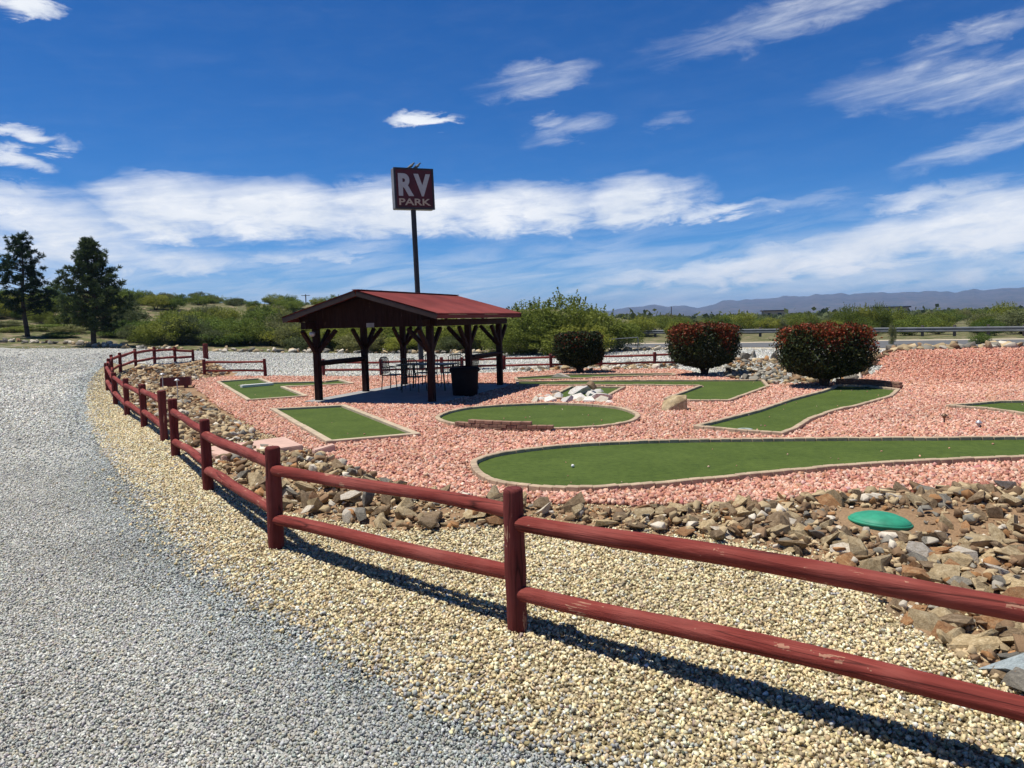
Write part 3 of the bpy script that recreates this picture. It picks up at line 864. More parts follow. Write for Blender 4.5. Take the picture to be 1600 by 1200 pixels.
rock_obj(*at(926, 622)[:2], .30, 'brown', 'single dark brown rock on top of the white rock heap', None, sink=.2, zoff=.26)
for u, v in ((1165, 566), (1178, 563), (1212, 567), (1225, 570)):
    single_rock(u, v, .55, 'grey', 'dark grey standing stone behind the pile between the shrubs', (.9, .6, 1.5), random.uniform(0, 6), .05, group='dark grey standing stones between the shrubs')

# ------------------------------------------------------------------ fences
def log_mesh(name, L, r, along, seed, chamfer=.012, nz=26, n=16, wob=.06, bend=0.0):
    kb = min(1.0, (L / 2.6) ** 2)
    rg = np.random.default_rng(seed); V = []
    ph = rg.uniform(0, 6.28, 6)
    ts = np.concatenate([[0, chamfer / L], np.linspace(chamfer / L * 2, 1 - chamfer / L * 2, nz), [1 - chamfer / L, 1]])
    for i, t in enumerate(ts):
        rr = r * (1 + .05 * math.sin(t * 5 + ph[0]) + .025 * math.sin(t * 17 + ph[1]))
        if i in (0, len(ts) - 1): rr *= .82
        for k in range(n):
            a = 2 * math.pi * k / n
            q = rr * (1 + wob * (.5 * math.sin(3 * a + ph[2] + t * 3) + .5 * math.sin(2 * a + ph[3] - 4 * t)))
            off = kb * (bend * math.sin(math.pi * t + .0) + .007 * math.sin(t * 7 + ph[4]) * (along == 'X'))
            if along == 'X': V.append((t * L, q * math.cos(a) + off * .6, q * math.sin(a) + off))
            else: V.append((q * math.cos(a), q * math.sin(a), t * L))
    m = len(ts); fs = [(i * n + k, i * n + (k + 1) % n, (i + 1) * n + (k + 1) % n, (i + 1) * n + k) for i in range(m - 1) for k in range(n)]
    if along == 'X': pass
    fs += [tuple(range(n - 1, -1, -1)), tuple(range((m - 1) * n, m * n))]
    me = bpy.data.meshes.new(name); me.from_pydata(V, [], fs)
    me.polygons.foreach_set('use_smooth', [True] * (len(fs) - 2) + [False] * 2); me.update()
    bm = bmesh.new(); bm.from_mesh(me); bmesh.ops.recalc_face_normals(bm, faces=bm.faces); bm.to_mesh(me); bm.free()
    return me

SEED = [1]
def fence(label, px, tops=None, hts=.87, rails=((.78, .84), (.31, .37)), pr=.062, rr=.047, extra=None, skip_last_rail=False):
    P = [at(u, v) for u, v in px] + [np.array(e) for e in (extra or [])]
    root = empty('rail_fence', P[0]); tag(root, label, 'fence')
    n = len(P); HT = []
    for i, p in enumerate(P):
        SEED[0] += 1
        h = hts if not hasattr(hts, '__len__') else hts[i]
        if tops and i < len(tops) and tops[i] is not None: h = max(.4, height_for(p[0], p[1], tops[i]) - p[2])
        HT.append(h)
        o = link('post', log_mesh('post', h + .15, pr * random.uniform(.95, 1.06), 'Z', SEED[0], .014, 10, 16, .03), M['post'], root)
        o.location = Vector(p) - Vector(P[0]) - Vector((0, 0, .15)); o.rotation_euler = (random.gauss(0, .008), random.gauss(0, .008), random.uniform(0, 6))
    for i in range(n - 1):
        a, b = Vector(P[i]), Vector(P[i + 1])
        d = (b - a); dh = Vector((d.x, d.y, 0)).normalized()
        for (z0, z1) in rails:
            SEED[0] += 1
            jt = .016 * min(1, d.length / 2.5); A = a + Vector((0, 0, z0 * HT[i] + random.uniform(-jt, jt))) + dh * .02; B = b + Vector((0, 0, z1 * HT[i + 1] + random.uniform(-jt, jt))) - dh * .02
            D = B - A
            o = link('rail', log_mesh('rail', D.length, rr * random.uniform(.95, 1.08), 'X', SEED[0], .02, 30, 14, .07, random.uniform(-.012, .012)), M['rail'], root)
            x = D.normalized(); y = Vector((0, 0, 1)).cross(x).normalized(); z = x.cross(y)
            Mx = Matrix((x, y, z)).transposed().to_4x4(); Mx.translation = A - Vector(P[0])
            o.matrix_local = Mx
    return root
a4 = at(809, 990); a16 = at(1600, 1240)
dirv = (a16 - a4) / np.linalg.norm(a16 - a4)
a5 = a4 + dirv * 2.75; a6 = a5 + dirv * 2.6 + np.array([.3, .15, 0])
fence('long red log rail fence running past the camera beside the beige gravel', [(275, 715), (326, 768), (432, 860), (809, 990)], [623, 655, 698, 762], rails=((.775, .845), (.295, .385)), extra=[a5, a6])
fence('red log rail fence curving round the far left bend of the drive', [(257, 691), (226, 669), (199, 651), (181, 634), (169, 612), (171, 599), (176, 588), (188.5, 582), (212.5, 573.5), (242, 569), (274, 567), (302, 564)], [610, 600, 591, 582, 567, 560, 554, 551, 545, 542, 542, 546], rr=.05)
fence('short two post red fence left of the shelter', [(320, 591), (415, 590)], [561.5, 560.5], rails=((.84, .84), (.38, .38)), rr=.04)
fence('straight red rail fence along the back behind the shelter', [(506, 588), (596, 588), (690, 584), (722, 582), (788, 579), (861, 579), (939, 577), (1023, 575), (1105, 572)], [561, 561, 558, 558, 556, 553, 552, 550, 548], rails=((.80, .80), (.36, .36)), rr=.04)
# lone thick post
p = at(322, 562)
o = link('bollard_post', log_mesh('bollard_post', height_for(p[0], p[1], 537) - p[2] + .2, .13, 'Z', 77, .02, 8), M['post']); o.location = (p[0], p[1], p[2] - .2)
tag(o, 'lone thick red post standing behind the short two post fence', 'post')

# ------------------------------------------------------------------ shelter
def shelter():
    cx, cy, yaw = -3.284, 18.172, R(-19.96)
    W, L, ze, zr, os_, oe, oe2 = 3.05, 4.43, 2.10, 2.667, .483, .65, .58
    root = empty('picnic_shelter', (cx, cy, 0), yaw)
    tag(root, 'open picnic shelter with red metal gable roof on dark timber posts', 'shelter')
    # local x across, y along
    sl = MB(); sl.box((0, L / 2, .02), (W + .5, L + .5, .12), None, .012); sl.build('floor_slab', M['concrete'], root)
    hw = W / 2 + os_; slope = (zr - ze) / hw
    zb = ze - .13      # top of the beams
    for sx in (-1, 1):
        for yy in (0, L / 2, L):
            x = sx * W / 2
            pb = MB(); pb.box((0, 0, (zb - .16) / 2), (.15, .15, zb - .16), None, .012); po = pb.build('post', M['pav'], root); po.location = (x, yy, 0)
            for (dx, dy) in ((0, -1), (0, 1), (-sx, 0)):
                br = MB(); br.bar((dx * .06, dy * .06, zb - .72), (dx * .56, dy * .56, zb - .20), .09, .09, .008); br.build('brace', M['pav'], po)
        bm_ = MB(); bm_.box((sx * W / 2, L / 2, zb - .08), (.14, L + oe + oe2 - .2, .16), None, .01); bm_.build('eave_beam', M['pav'], root)
    for yy in (0, L / 2, L):
        tb = MB(); tb.box((0, yy, zb - .0801), (W - .142, .12, .15), None, .01); tb.build('tie_beam', M['pav'], root)
        for sx in (-1, 1):
            rf_ = MB(); rf_.bar((sx * (hw - .03), yy, ze - .075), (sx * .03, yy, zr - .095), .08, .13); rf_.build('rafter', M['pav'], root)
    # dark panel added to stand in for shade under the open gable
    for yy in (-.075,):
        gb = MB(); t = .03; x0 = hw - .25
        zt = zr - .10; zbm = zb - .15
        prof = [(-x0, zbm), (x0, zbm), (x0, ze + .05 - .02), (0, zt - .02), (-x0, ze + .05 - .02)]
        gb.add([(x, yy, z) for x, z in prof] + [(x, yy - t, z) for x, z in prof], [(0, 1, 2, 3, 4), (9, 8, 7, 6, 5)] + [(i, i + 5, (i + 1) % 5 + 5, (i + 1) % 5) for i in range(5)])
        gb.build('gable_shade_panel', M['pav'], root)
    # corrugated roof, both slopes
    y0, y1 = -oe, L + oe2; ny = int((y1 - y0) / .0225)
    for sx in (-1, 1):
        ro = MB(); vs = []; nx = 3
        for k in range(ny + 1):
            y = y0 + (y1 - y0) * k / ny; wv = .010 * math.cos(2 * math.pi * (y - y0) / .09)
            for j in range(nx):
                t = j / (nx - 1); vs.append((sx * hw * t, y, zr + (ze - zr) * t + wv))
        n0 = len(vs); vs += [(x, y, z - .02) for x, y, z in vs]
        fs = []
        for k in range(ny):
            for j in range(nx - 1):
                q = (k * nx + j, k * nx + j + 1, (k + 1) * nx + j + 1, (k + 1) * nx + j)
                fs.append(q if sx > 0 else tuple(reversed(q))); fs.append(tuple(n0 + i for i in (reversed(q) if sx > 0 else q)))
            e = (k * nx + nx - 1, (k + 1) * nx + nx - 1, n0 + (k + 1) * nx + nx - 1, n0 + k * nx + nx - 1); fs.append(e)
        ro.add(vs, fs, True); ro.build('roof_slope', M['roof'], root)
        fa = MB(); fa.box((sx * (hw - .035), (y0 + y1) / 2, ze - .075), (.035, y1 - y0 - .06, .09)); fa.build('eave_fascia', M['roof'], root)
        for ye in (y0 + .02, y1 - .02):
            g = MB(); g.bar((sx * (hw - .0), ye, ze - .075), (sx * .012, ye, zr - .075), .03, .11); g.build('gable_fascia', M['fascia'], root)
    rc = MB(); rc.bar((0, y0, zr + .012), (0, y1, zr + .012), .16, .02); rc.build('ridge_cap', M['roof'], root)
    # counters between posts
    for sx, ya, yb in ((-1, .075, L / 2 - .075), (1, L / 2 + .075, L - .075)):
        ct = MB(); ct.box((sx * W / 2, (ya + yb) / 2, 1.0), (.30, yb - ya, .05), None, .006); ct.box((sx * W / 2, (ya + yb) / 2, .94), (.05, yb - ya, .07)); ct.build('counter_board', M['pav'], root)
    # small notice and lamp
    nb = MB(); nb.box((.05, -.118, zb - .1), (.2, .015, .1)); nb.build('notice', M['signcab'], root)
    lp = MB(); lp.lathe([(.03, -.06), (.07, -.03), (.07, .03), (.03, .06)], 12, (-W / 2 - .02, -.13, zb - .28)); lp.build('lamp', M['silver'], root)
    return root, Matrix.Translation((cx, cy, 0)) @ Matrix.Rotation(yaw, 4, 'Z')
SH, SHM = shelter()

def chair():
    root = empty('patio_chair', (0, 0, 0))
    m = M['dkmetal']
    s = MB()
    for i in range(9): s.bar((-.22, -.21 + i * .052, .43), (.22, -.21 + i * .052, .43), .03, .012)
    s.bar((-.23, -.22, .43), (-.23, .22, .43), .025); s.bar((.23, -.22, .43), (.23, .22, .43), .025); s.build('seat', m, root)
    b = MB(); b.tube([(-.23, .22, .43), (-.23, .28, .86), (-.15, .29, .92), (.15, .29, .92), (.23, .28, .86), (.23, .22, .43)], .014, 6)
    for i in range(7): b.bar((-.15 + i * .05, .225, .46), (-.15 + i * .05, .288, .91), .022, .008)
    b.build('backrest', m, root)
    for sx in (-1, 1):
        for sy in (-1, 1):
            l = MB(); l.tube([(sx * .23, sy * .2, .43), (sx * .25, sy * .24, 0)], .014, 6); l.build('leg', m, root)
        a = MB(); a.tube([(sx * .25, -.22, .43), (sx * .25, -.23, .64), (sx * .25, -.1, .66), (sx * .24, .25, .64)], .014, 6); a.build('armrest', m, root)
    return root
def place(o, lx, ly, rz, z=.05):
    q = SHM @ Vector((lx, ly, z)); o.location = q; o.rotation_euler = (0, 0, rz + R(-19.96)); return o
c0 = chair()
spots = [(-1.05, 2.9, R(90), 'metal patio chair at the left end of the table under the shelter'), (-.45, 3.75, 0, 'metal patio chair on the far side of the table, left one'), (.35, 3.75, 0, 'metal patio chair on the far side of the table, right one'), (1.12, 2.95, R(-90), 'metal patio chair at the right end of the table under the shelter'), (-.05, 2.2, R(180), 'metal patio chair on the near side of the table')]
for i, (lx, ly, rz, lb) in enumerate(spots):
    o = c0 if i == 0 else copy_tree(c0)
    place(o, lx, ly, rz); tag(o, lb, 'chair', 'patio chairs under the shelter')
tb = empty('patio_table', (0, 0, 0)); place(tb, 0, 2.95, 0); tag(tb, 'long dark green slatted table under the red roofed shelter', 'table')
t = MB()
for i in range(9): t.box((0, -.36 + i * .09, .72), (1.55, .07, .025))
t.box((-.6, 0, .695), (.05, .78, .025)); t.box((.6, 0, .695), (.05, .78, .025)); t.build('table_top', M['dkmetal'], tb)
for sx in (-1, 1):
    for sy in (-1, 1):
        l = MB(); l.tube([(sx * .6, sy * .33, .69), (sx * .66, sy * .36, 0)], .022, 8); l.build('leg', M['dkmetal'], tb)
tc = empty('trash_can', (0, 0, 0)); q = flat(727, 618.5, .05); tc.location = q
tag(tc, 'wide black trash can beside the table under the shelter', 'trash can')
t = MB(); t.lathe([(.29, 0), (.31, .03), (.345, .60), (.345, .61)], 28); t.build('bin_body', M['black'], tc)
t = MB(); t.lathe([(.37, .61), (.385, .63), (.385, .68), (.34, .72), (.2, .735), (.19, .70)], 28); t.build('lid', M['black'], tc)

# ------------------------------------------------------------------ RV park sign
def text_mesh(name, s, size, bold=0.0, sx=1.0, ext=.012):
    cu = bpy.data.curves.new(name, 'FONT'); cu.body = s; cu.size = size; cu.offset = bold; cu.extrude = ext; cu.align_x = 'CENTER'; cu.align_y = 'CENTER'
    ob = bpy.data.objects.new(name, cu); COL.objects.link(ob)
    bpy.context.view_layer.update()
    dg = bpy.context.evaluated_depsgraph_get()
    me = bpy.data.meshes.new_from_object(ob.evaluated_get(dg))
    bpy.data.objects.remove(ob); bpy.data.curves.remove(cu)
    me.name = name
    V = np.array([v.co for v in me.vertices]); ctr = (V.max(0) + V.min(0)) / 2
    me.transform(Matrix.Diagonal((sx, 1, 1, 1)) @ Matrix.Translation((-ctr[0], -ctr[1], 0)))
    return me
def fit(me, w, h):
    V = np.array([v.co for v in me.vertices]); d = V.max(0) - V.min(0)
    me.transform(Matrix.Diagonal((w / d[0], h / d[1], 1, 1)))
def rv_sign():
    b = flat(659, 580); X, Y = b[0], b[1]
    zb = height_for(X, Y, 328); zt = height_for(X, Y, 264)
    root = empty('roadside_sign', (X, Y, 0), R(27)); root.rotation_euler = (0, R(-1.0), R(0))
    tag(root, 'tall square dark red pole sign reading RV PARK behind the shelter', 'sign')
    yaw = Matrix.Rotation(R(25), 4, 'Z')
    p = MB(); p.tube([(0, 0, -.3), (0, 0, zb + .05)], .10, 14); p.build('pole', M['polem'], root)
    w, h, d = 1.58, zt - zb, .36
    c = MB(); c.box((0, 0, 0), (w, d, h), None, .03); o = c.build('cabinet', M['signcab'], root)
    base_m = Matrix.Translation((.02, 0, zb + h / 2)) @ yaw
    o.matrix_local = base_m
    fr = MB(); t = .07
    for cx_, cz_, sx_, sz_ in ((0, h / 2 - t / 2, w, t), (0, -h / 2 + t / 2, w, t), (-w / 2 + t / 2, 0, t, h - 2 * t), (w / 2 - t / 2, 0, t, h - 2 * t)):
        fr.box((cx_, -d / 2 - .012, cz_), (sx_, .05, sz_))
    o = fr.build('frame', M['signedge'], root); o.matrix_local = base_m
    f_ = MB(); f_.box((0, -d / 2 - .006, 0), (w - 2 * t, .02, h - 2 * t)); o = f_.build('sign_face', M['signface'], root); o.matrix_local = base_m
    up = Matrix.Rotation(R(90), 4, 'X')
    for name, txt, bold, cw, ch, cx_, cz_, mt in (('lettering', 'R', .042, .60, .84, -.33, .14, 'letter'), ('lettering', 'V', .050, .66, .84, .32, .14, 'letter'), ('lettering', 'PARK', .016, 1.26, .25, .0, -.50, 'lettertan')):
        me = text_mesh(name, txt, 1.0, bold); fit(me, cw, ch)
        o = link(name, me, M[mt], root); o.matrix_local = base_m @ Matrix.Translation((cx_, -d / 2 - .022, cz_)) @ up
    return root, base_m, h
SIGN, SBM, SHH = rv_sign()
bpy.context.view_layer.update()
def bird(lx, rz, lb):
    q = SIGN.matrix_world @ SBM @ Vector((lx, 0, SHH / 2))
    root = empty('bird', q, rz); tag(root, lb, 'bird', 'birds perched on the sign')
    m = MB()
    m.tube([(-.20, 0, .02), (-.13, 0, .045), (-.05, 0, .09), (.03, 0, .14), (.075, 0, .19), (.10, 0, .225), (.125, 0, .235), (.16, 0, .228)], [.012, .025, .05, .055, .035, .030, .026, .004], 10)
    m.build('body', M['bird'], root)
    for s in (-1, 1):
        l = MB(); l.tube([(.0, s * .02, .10), (.01, s * .02, 0)], .006, 5); l.build('leg', M['polem'], root)
        w_ = MB(); w_.tube([(.05, s * .048, .14), (-.03, s * .055, .10), (-.14, s * .03, .045)], [.015, .025, .004], 6); w_.build('wing', M['bird'], root)
bird(-.02, R(20), 'grey bird perched on top of the sign, left one')
bird(.22, R(20), 'grey bird perched on top of the sign, right one')

# ------------------------------------------------------------------ small things in the gravel
def path_light(u, v, vtop, mat, lb, capw=.06):
    p = at(u, v, .02); h = height_for(p[0], p[1], vtop) - p[2]
    root = empty('path_light', p); tag(root, lb, 'path light', 'low path lights')
    s = MB(); s.tube([(0, 0, -.05), (.004, 0, h - .05)], .013, 8); s.build('stem', M[mat], root)
    c = MB(); c.lathe([(.02, h - .08), (.03, h - .05), (capw, h - .045), (capw * .95, h - .03), (.02, h), (.004, h + .006)], 16); c.build('lamp_cap', M[mat], root)
path_light(1475, 665, 646, 'copper', 'brown mushroom shaped path light in pink gravel before the far right green', .05)
path_light(1529, 670, 657, 'silver', 'short pale path light in the pink gravel near the far right green', .045)
path_light(255, 612, 583, 'silver', 'pale capped path light by the dark red trough, left one', .08)
path_light(278, 624, 592, 'silver', 'pale capped path light before the dark red trough, right one', .07)
# dark red trough
a, b = at(252, 608), at(299, 606)
v = b - a; Lt = np.hypot(v[0], v[1])
root = empty('wooden_trough', a, math.atan2(v[1], v[0])); tag(root, 'low dark red wooden trough beside the rock heap at the left', 'trough')
t = MB(); t.box((Lt / 2, -.18, .22), (Lt, .03, .26)); t.box((Lt / 2, .18, .22), (Lt, .03, .26)); t.box((.015, 0, .22), (.03, .33, .26)); t.box((Lt - .015, 0, .22), (.03, .33, .26)); t.box((Lt / 2, 0, .11), (Lt - .06, .33, .03)); t.build('box', M['redtrough'], root)
for x in (.15, Lt - .15):
    l = MB(); l.box((x, 0, .045), (.08, .42, .09)); l.build('foot', M['redtrough'], root)
# green lid
p = at(1375, 819)
root = empty('access_lid', p); tag(root, 'round domed green plastic access lid among the rocks', 'lid'); root.rotation_euler = (R(-3), R(5), 0)
t = MB(); t.lathe([(.250, -.05), (.252, .025), (.246, .038), (.21, .062), (.13, .090), (.05, .102), (.005, .103)], 40); t.build('dome', M['green'], root)
t = MB(); t.lathe([(.253, .0), (.262, .005), (.262, .022), (.251, .026)], 40); t.build('rim', M['green'], root)
p = at(895, 731, .05)
t = MB(); t.lathe([(.002, -.0213)] + [(.0213 * math.cos(a_), .0213 * math.sin(a_)) for a_ in np.linspace(-1.4, 1.4, 12)] + [(.002, .0213)], 20)
o = t.build('golf_ball', M['white']); o.location = (p[0], p[1], p[2] + .022); tag(o, 'small white ball lying on the large long green', 'ball')
# pink slabs
def slab(px, lb, th=.05):
    P = [at(u, v, .12) for u, v in px]; c = np.mean(P, 0)
    zt = max(q[2] for q in P)
    mb = MB(); top = [(q[0] - c[0], q[1] - c[1], 0) for q in P]; bot = [(x, y, -th - .15) for x, y, _ in top]; n = len(P)
    fs = [tuple(range(n)), tuple(range(2 * n - 1, n - 1, -1))] + [(i, i + n, (i + 1) % n + n, (i + 1) % n) for i in range(n)]
    mb.add(top + bot, fs); me = mb.mesh('concrete_slab'); bm = bmesh.new(); bm.from_mesh(me); bmesh.ops.recalc_face_normals(bm, faces=bm.faces)
    bmesh.ops.bevel(bm, geom=list(bm.edges), offset=.012, segments=2, affect='EDGES'); bm.to_mesh(me); bm.free()
    o = link('concrete_slab', me, M['pinkslab']); o.location = (c[0], c[1], zt); tag(o, lb, 'slab')
slab([(300, 703), (445, 688), (474, 700), (348, 713)], 'long flat pink concrete slab crossing the rock border')
slab([(487, 702), (520, 695), (524, 697), (492, 704)], 'thin pale slab edge lying beside the four sided green')

# ------------------------------------------------------------------ foliage
def leaves_mesh(name, P, size, rnd, flat_=.0, asp=.55, dirs=None):
    n = len(P)
    a = dirs if dirs is not None else RNG.normal(size=(n, 3)); a = a / np.linalg.norm(a, axis=1)[:, None]
    b = RNG.normal(size=(n, 3)); b -= (b * a).sum(1)[:, None] * a; b /= np.linalg.norm(b, axis=1)[:, None]
    s = (size if hasattr(size, '__len__') else np.full(n, size)) * RNG.uniform(.65, 1.35, n)
    A = a * s[:, None] * .5; B = b * s[:, None] * .5 * asp
    V = np.stack([P - A, P + B * 1.0, P + A, P - B], 1).reshape(-1, 3)
    Fc = np.arange(n * 4).reshape(-1, 4)
    return mesh_np(name, V, Fc, 4, {'rnd': ('FLOAT', np.repeat(rnd, 4))})

M['lf_mesq'] = leaf_mat('mesquite leaves', [(0, (0.114, 0.138, 0.023)), (.5, (0.205, 0.235, 0.041)), (1, (0.310, 0.330, 0.077))], .35)
M['lf_dark'] = leaf_mat('dark green leaves', [(0, (0.076, 0.118, 0.023)), (.5, (0.128, 0.184, 0.035)), (1, (0.196, 0.250, 0.057))], .3)
M['lf_olive'] = leaf_mat('olive grey leaves', [(0, (0.111, 0.124, 0.050)), (.5, (0.169, 0.185, 0.077)), (1, (0.244, 0.253, 0.120))], .3)
M['lf_pine'] = leaf_mat('pine needles', [(0, (0.027, 0.044, 0.018)), (.5, (0.051, 0.077, 0.030)), (1, (0.097, 0.126, 0.053))], .2)
M['lf_photo'] = leaf_mat('photinia leaves', [(0, (.016, .022, .010)), (.25, (.034, .046, .016)), (.46, (.075, .090, .026)), (.56, (.14, .080, .024)), (.72, (.22, .048, .020)), (1, (.33, .060, .026))], .12, .5, spec=.12)

def bush_proto(seed, w, h, n, size, clumps, sprays=14):
    """rounded shrub, unit built at real size, base at the origin"""
    rg = np.random.default_rng(seed)
    cs = []; 
    while len(cs) < clumps:
        q = rg.uniform(-1, 1, 3)
        if q[0] ** 2 + q[1] ** 2 + (max(q[2], -1)) ** 2 < 1 and rg.uniform() < .35 + .65 * np.linalg.norm(q):
            cs.append([q[0] * w / 2 * .86, q[1] * w / 2 * .86, h * .5 + q[2] * h * .40])
    cs = np.array(cs); cr_ = rg.uniform(.10, .22, clumps) * w
    idx = rg.integers(0, clumps, n)
    d = rg.normal(size=(n, 3)); d /= np.linalg.norm(d, axis=1)[:, None]
    P = cs[idx] + d * (cr_[idx] * rg.uniform(.25, 1.0, n) ** .6)[:, None] * np.array([1, 1, .8])
    # upright sprays that break the outline
    sp_ = []
    for _ in range(sprays):
        a = rg.uniform(0, 6.28); r0 = rg.uniform(0, .42) * w; L = rg.uniform(.14, .3) * h
        b0 = np.array([r0 * math.cos(a), r0 * math.sin(a), h * (.82 - .5 * (r0 / (w * .5)) ** 2)]); dv = np.array([math.cos(a) * .35, math.sin(a) * .35, 1.0])
        t = rg.uniform(0, 1, 36); sp_.append(b0 + dv * (t * L)[:, None] + rg.normal(0, .035 * w * .4, (36, 3)) * (1.1 - t)[:, None])
    P = np.vstack([P] + sp_); P = P[P[:, 2] > .02]
    clr = rg.uniform(0, 1, clumps)
    rnd = np.clip(np.concatenate([clr[idx], rg.uniform(.4, 1, sprays * 36)])[:len(P)] * .7 + rg.uniform(0, .35, len(P)), 0, 1)
    me = leaves_mesh('foliage', P, size, rnd)
    st = MB()
    for k in range(9):
        c = cs[rg.integers(0, clumps)]; m_ = c * .5 + np.array([0, 0, .1 * h])
        st.tube([(0.04 * w * math.cos(k), .04 * w * math.sin(k), -.1), tuple(m_ * .6), tuple(c)], [.035 * h * .5, .02 * h * .5, .006 * h], 5)
    return me, st.mesh('stem')

PB = {}
for kd, mt in (('mesq', 'lf_mesq'), ('dark', 'lf_dark'), ('olive', 'lf_olive')):
    PB[kd] = []
    for i in range(3):
        a, b = bush_proto(40 + i + 7 * len(PB), 3.2, 2.5, 9500, .098, 44, 12)
        a.materials.append(M[mt]); b.materials.append(M['stem']); PB[kd].append((a, b))
def bush(x, y, w, h, kd, label, group=None, name='desert_bush', k=None):
    root = empty(name, (x, y, float(T(x, y)) - .05), random.uniform(0, 6.28)); tag(root, label, 'bush', group)
    a, b = random.choice(PB[kd]) if k is None else PB[kd][k]
    for nm, me in (('foliage', a), ('stem', b)):
        o = bpy.data.objects.new(nm, me); COL.objects.link(o); o.parent = root
    root.scale = (w / 3.2, w / 3.2, h / 2.5)
    return root
def bush_px(u, vb, vt, wpx, kd, label, group=None, depth=None, name='desert_bush'):
    p = at(u, vb) if depth is None else None
    if depth is not None:
        d = ray(u, 500); x = d[0] / d[1] * depth; p = np.array([x, depth, float(T(x, depth))])
    h = height_for(p[0], p[1], vt) - p[2]; w = wpx / F * p[1]
    return bush(p[0], p[1], w, max(h, .5) * 1.02, kd, label, group, name)

# the big mesquites behind and right of the shelter
LB = 'bushy yellow green mesquite in the row behind the shelter and drive'
for (u, vt, w, kd, dep) in [(835, 466, 130, 'mesq', 42), (880, 460, 130, 'mesq', 43), (925, 476, 120, 'mesq', 43), (962, 500, 90, 'mesq', 44), (800, 500, 110, 'mesq', 41.5), (905, 505, 110, 'mesq', 40.5), (860, 510, 100, 'mesq', 40.5)]:
    bush_px(u, 553, vt, w, kd, 'tall yellow green mesquite right of the shelter', 'tall mesquites right of the shelter', dep)
for (u, vt, w, kd, dep) in [(455, 508, 100, 'mesq', 56), (500, 506, 110, 'mesq', 54), (545, 500, 110, 'mesq', 53), (600, 496, 120, 'mesq', 52), (650, 494, 120, 'dark', 51), (705, 494, 120, 'mesq', 50), (750, 494, 120, 'mesq', 49), (565, 520, 90, 'olive', 50), (640, 522, 90, 'mesq', 49), (720, 522, 90, 'olive', 48), (480, 524, 80, 'olive', 52)]:
    bush_px(u, 553, vt, w, kd, LB, 'mesquites in the row behind the shelter', dep)
# dense dark shrubs at the left edge of the hill
for (u, vt, w, dep, kd) in [(225, 502, 120, 62, 'dark'), (275, 492, 130, 64, 'dark'), (330, 496, 130, 60, 'dark'), (300, 512, 120, 57, 'dark'), (250, 515, 100, 57, 'dark'), (350, 518, 90, 55, 'dark'), (185, 508, 90, 60, 'dark'), (215, 480, 70, 90, 'mesq'), (275, 474, 50, 105, 'dark')]:
    bush_px(u, 550, vt, w, kd, 'dense dark green shrub between the right pine and the short fence', 'dense dark shrubs right of the pines', dep)
for (u, vt, w, dep, kd) in [(8, 500, 70, 66, 'olive'), (70, 505, 80, 64, 'dark'), (108, 508, 70, 62, 'olive'), (20, 512, 60, 62, 'mesq'), (95, 520, 60, 58, 'dark'), (190, 500, 70, 60, 'dark'), (60, 488, 60, 90, 'olive'), (110, 490, 70, 95, 'mesq'), (-30, 498, 80, 70, 'olive')]:
    bush_px(u, 535, vt, w, kd, 'olive green shrub growing around the trunks of the two pines', 'olive shrubs around the pines', dep)
# scattered over the hill
random.seed(21)
for i in range(178):
    dep = 54.5 * (120 / 54.5) ** (random.random() ** 1.15); u = random.uniform(-60, 640)
    if u < 205: dep = max(dep, random.uniform(63, 80))
    if i < 20: dep = random.uniform(54, 57); u = 205 + 17 * i + random.uniform(-8, 8)
    if i > 150: dep = random.uniform(100, 122)
    d = ray(u, 500); x = d[0] / d[1] * dep
    w = random.uniform(1.6, 4.0); kd = random.choices(['mesq', 'dark', 'olive'], [.28, .47, .25])[0]
    bush(x, dep, w, w * random.uniform(.42, .66) * (1 if dep < 90 else .8), kd, {'mesq': 'yellow green', 'dark': 'dark green', 'olive': 'olive grey'}[kd] + ' bush scattered on the desert hillside', f'{kd} bushes on the hillside')
# beyond the guardrail
for i in range(72):
    u = random.uniform(985, 1660); d0 = np.interp(u, [985, 1600], [64, 49]); dep = d0 * (150 / d0) ** random.random()
    d = ray(u, 500); x = d[0] / d[1] * dep
    w = random.uniform(1.8, 4.4); kd = random.choices(['mesq', 'dark', 'olive'], [.5, .25, .25])[0]
    bush(x, dep, w, min(random.uniform(1.2, 1.9) + max(0, dep - 80) * .006, w * random.uniform(.5, .7)), kd, {'mesq': 'yellow green', 'dark': 'dark green', 'olive': 'olive grey'}[kd] + ' bush on the flat beyond the guardrail', f'{kd} bushes beyond the guardrail')
for (u, vt, w, dep) in [(1255, 486, 50, 70), (1325, 477, 50, 66), (1350, 474, 40, 66), (1372, 474, 40, 66), (1395, 478, 50, 68), (1155, 485, 60, 75), (1120, 490, 50, 75), (1570, 470, 60, 70)]:
    bush_px(u, 520, vt, w, 'mesq', 'taller leafy bush standing up above the guardrail', 'taller bushes above the guardrail', dep)
bush_px(1394, 533, 505, 14, 'olive', 'thin roadside weed in front of the guardrail', None, 42.5, 'roadside_weed')
bush_px(1532, 533, 519, 34, 'dark', 'low green weed clump at the foot of the guardrail', None, 40.5, 'roadside_weed')
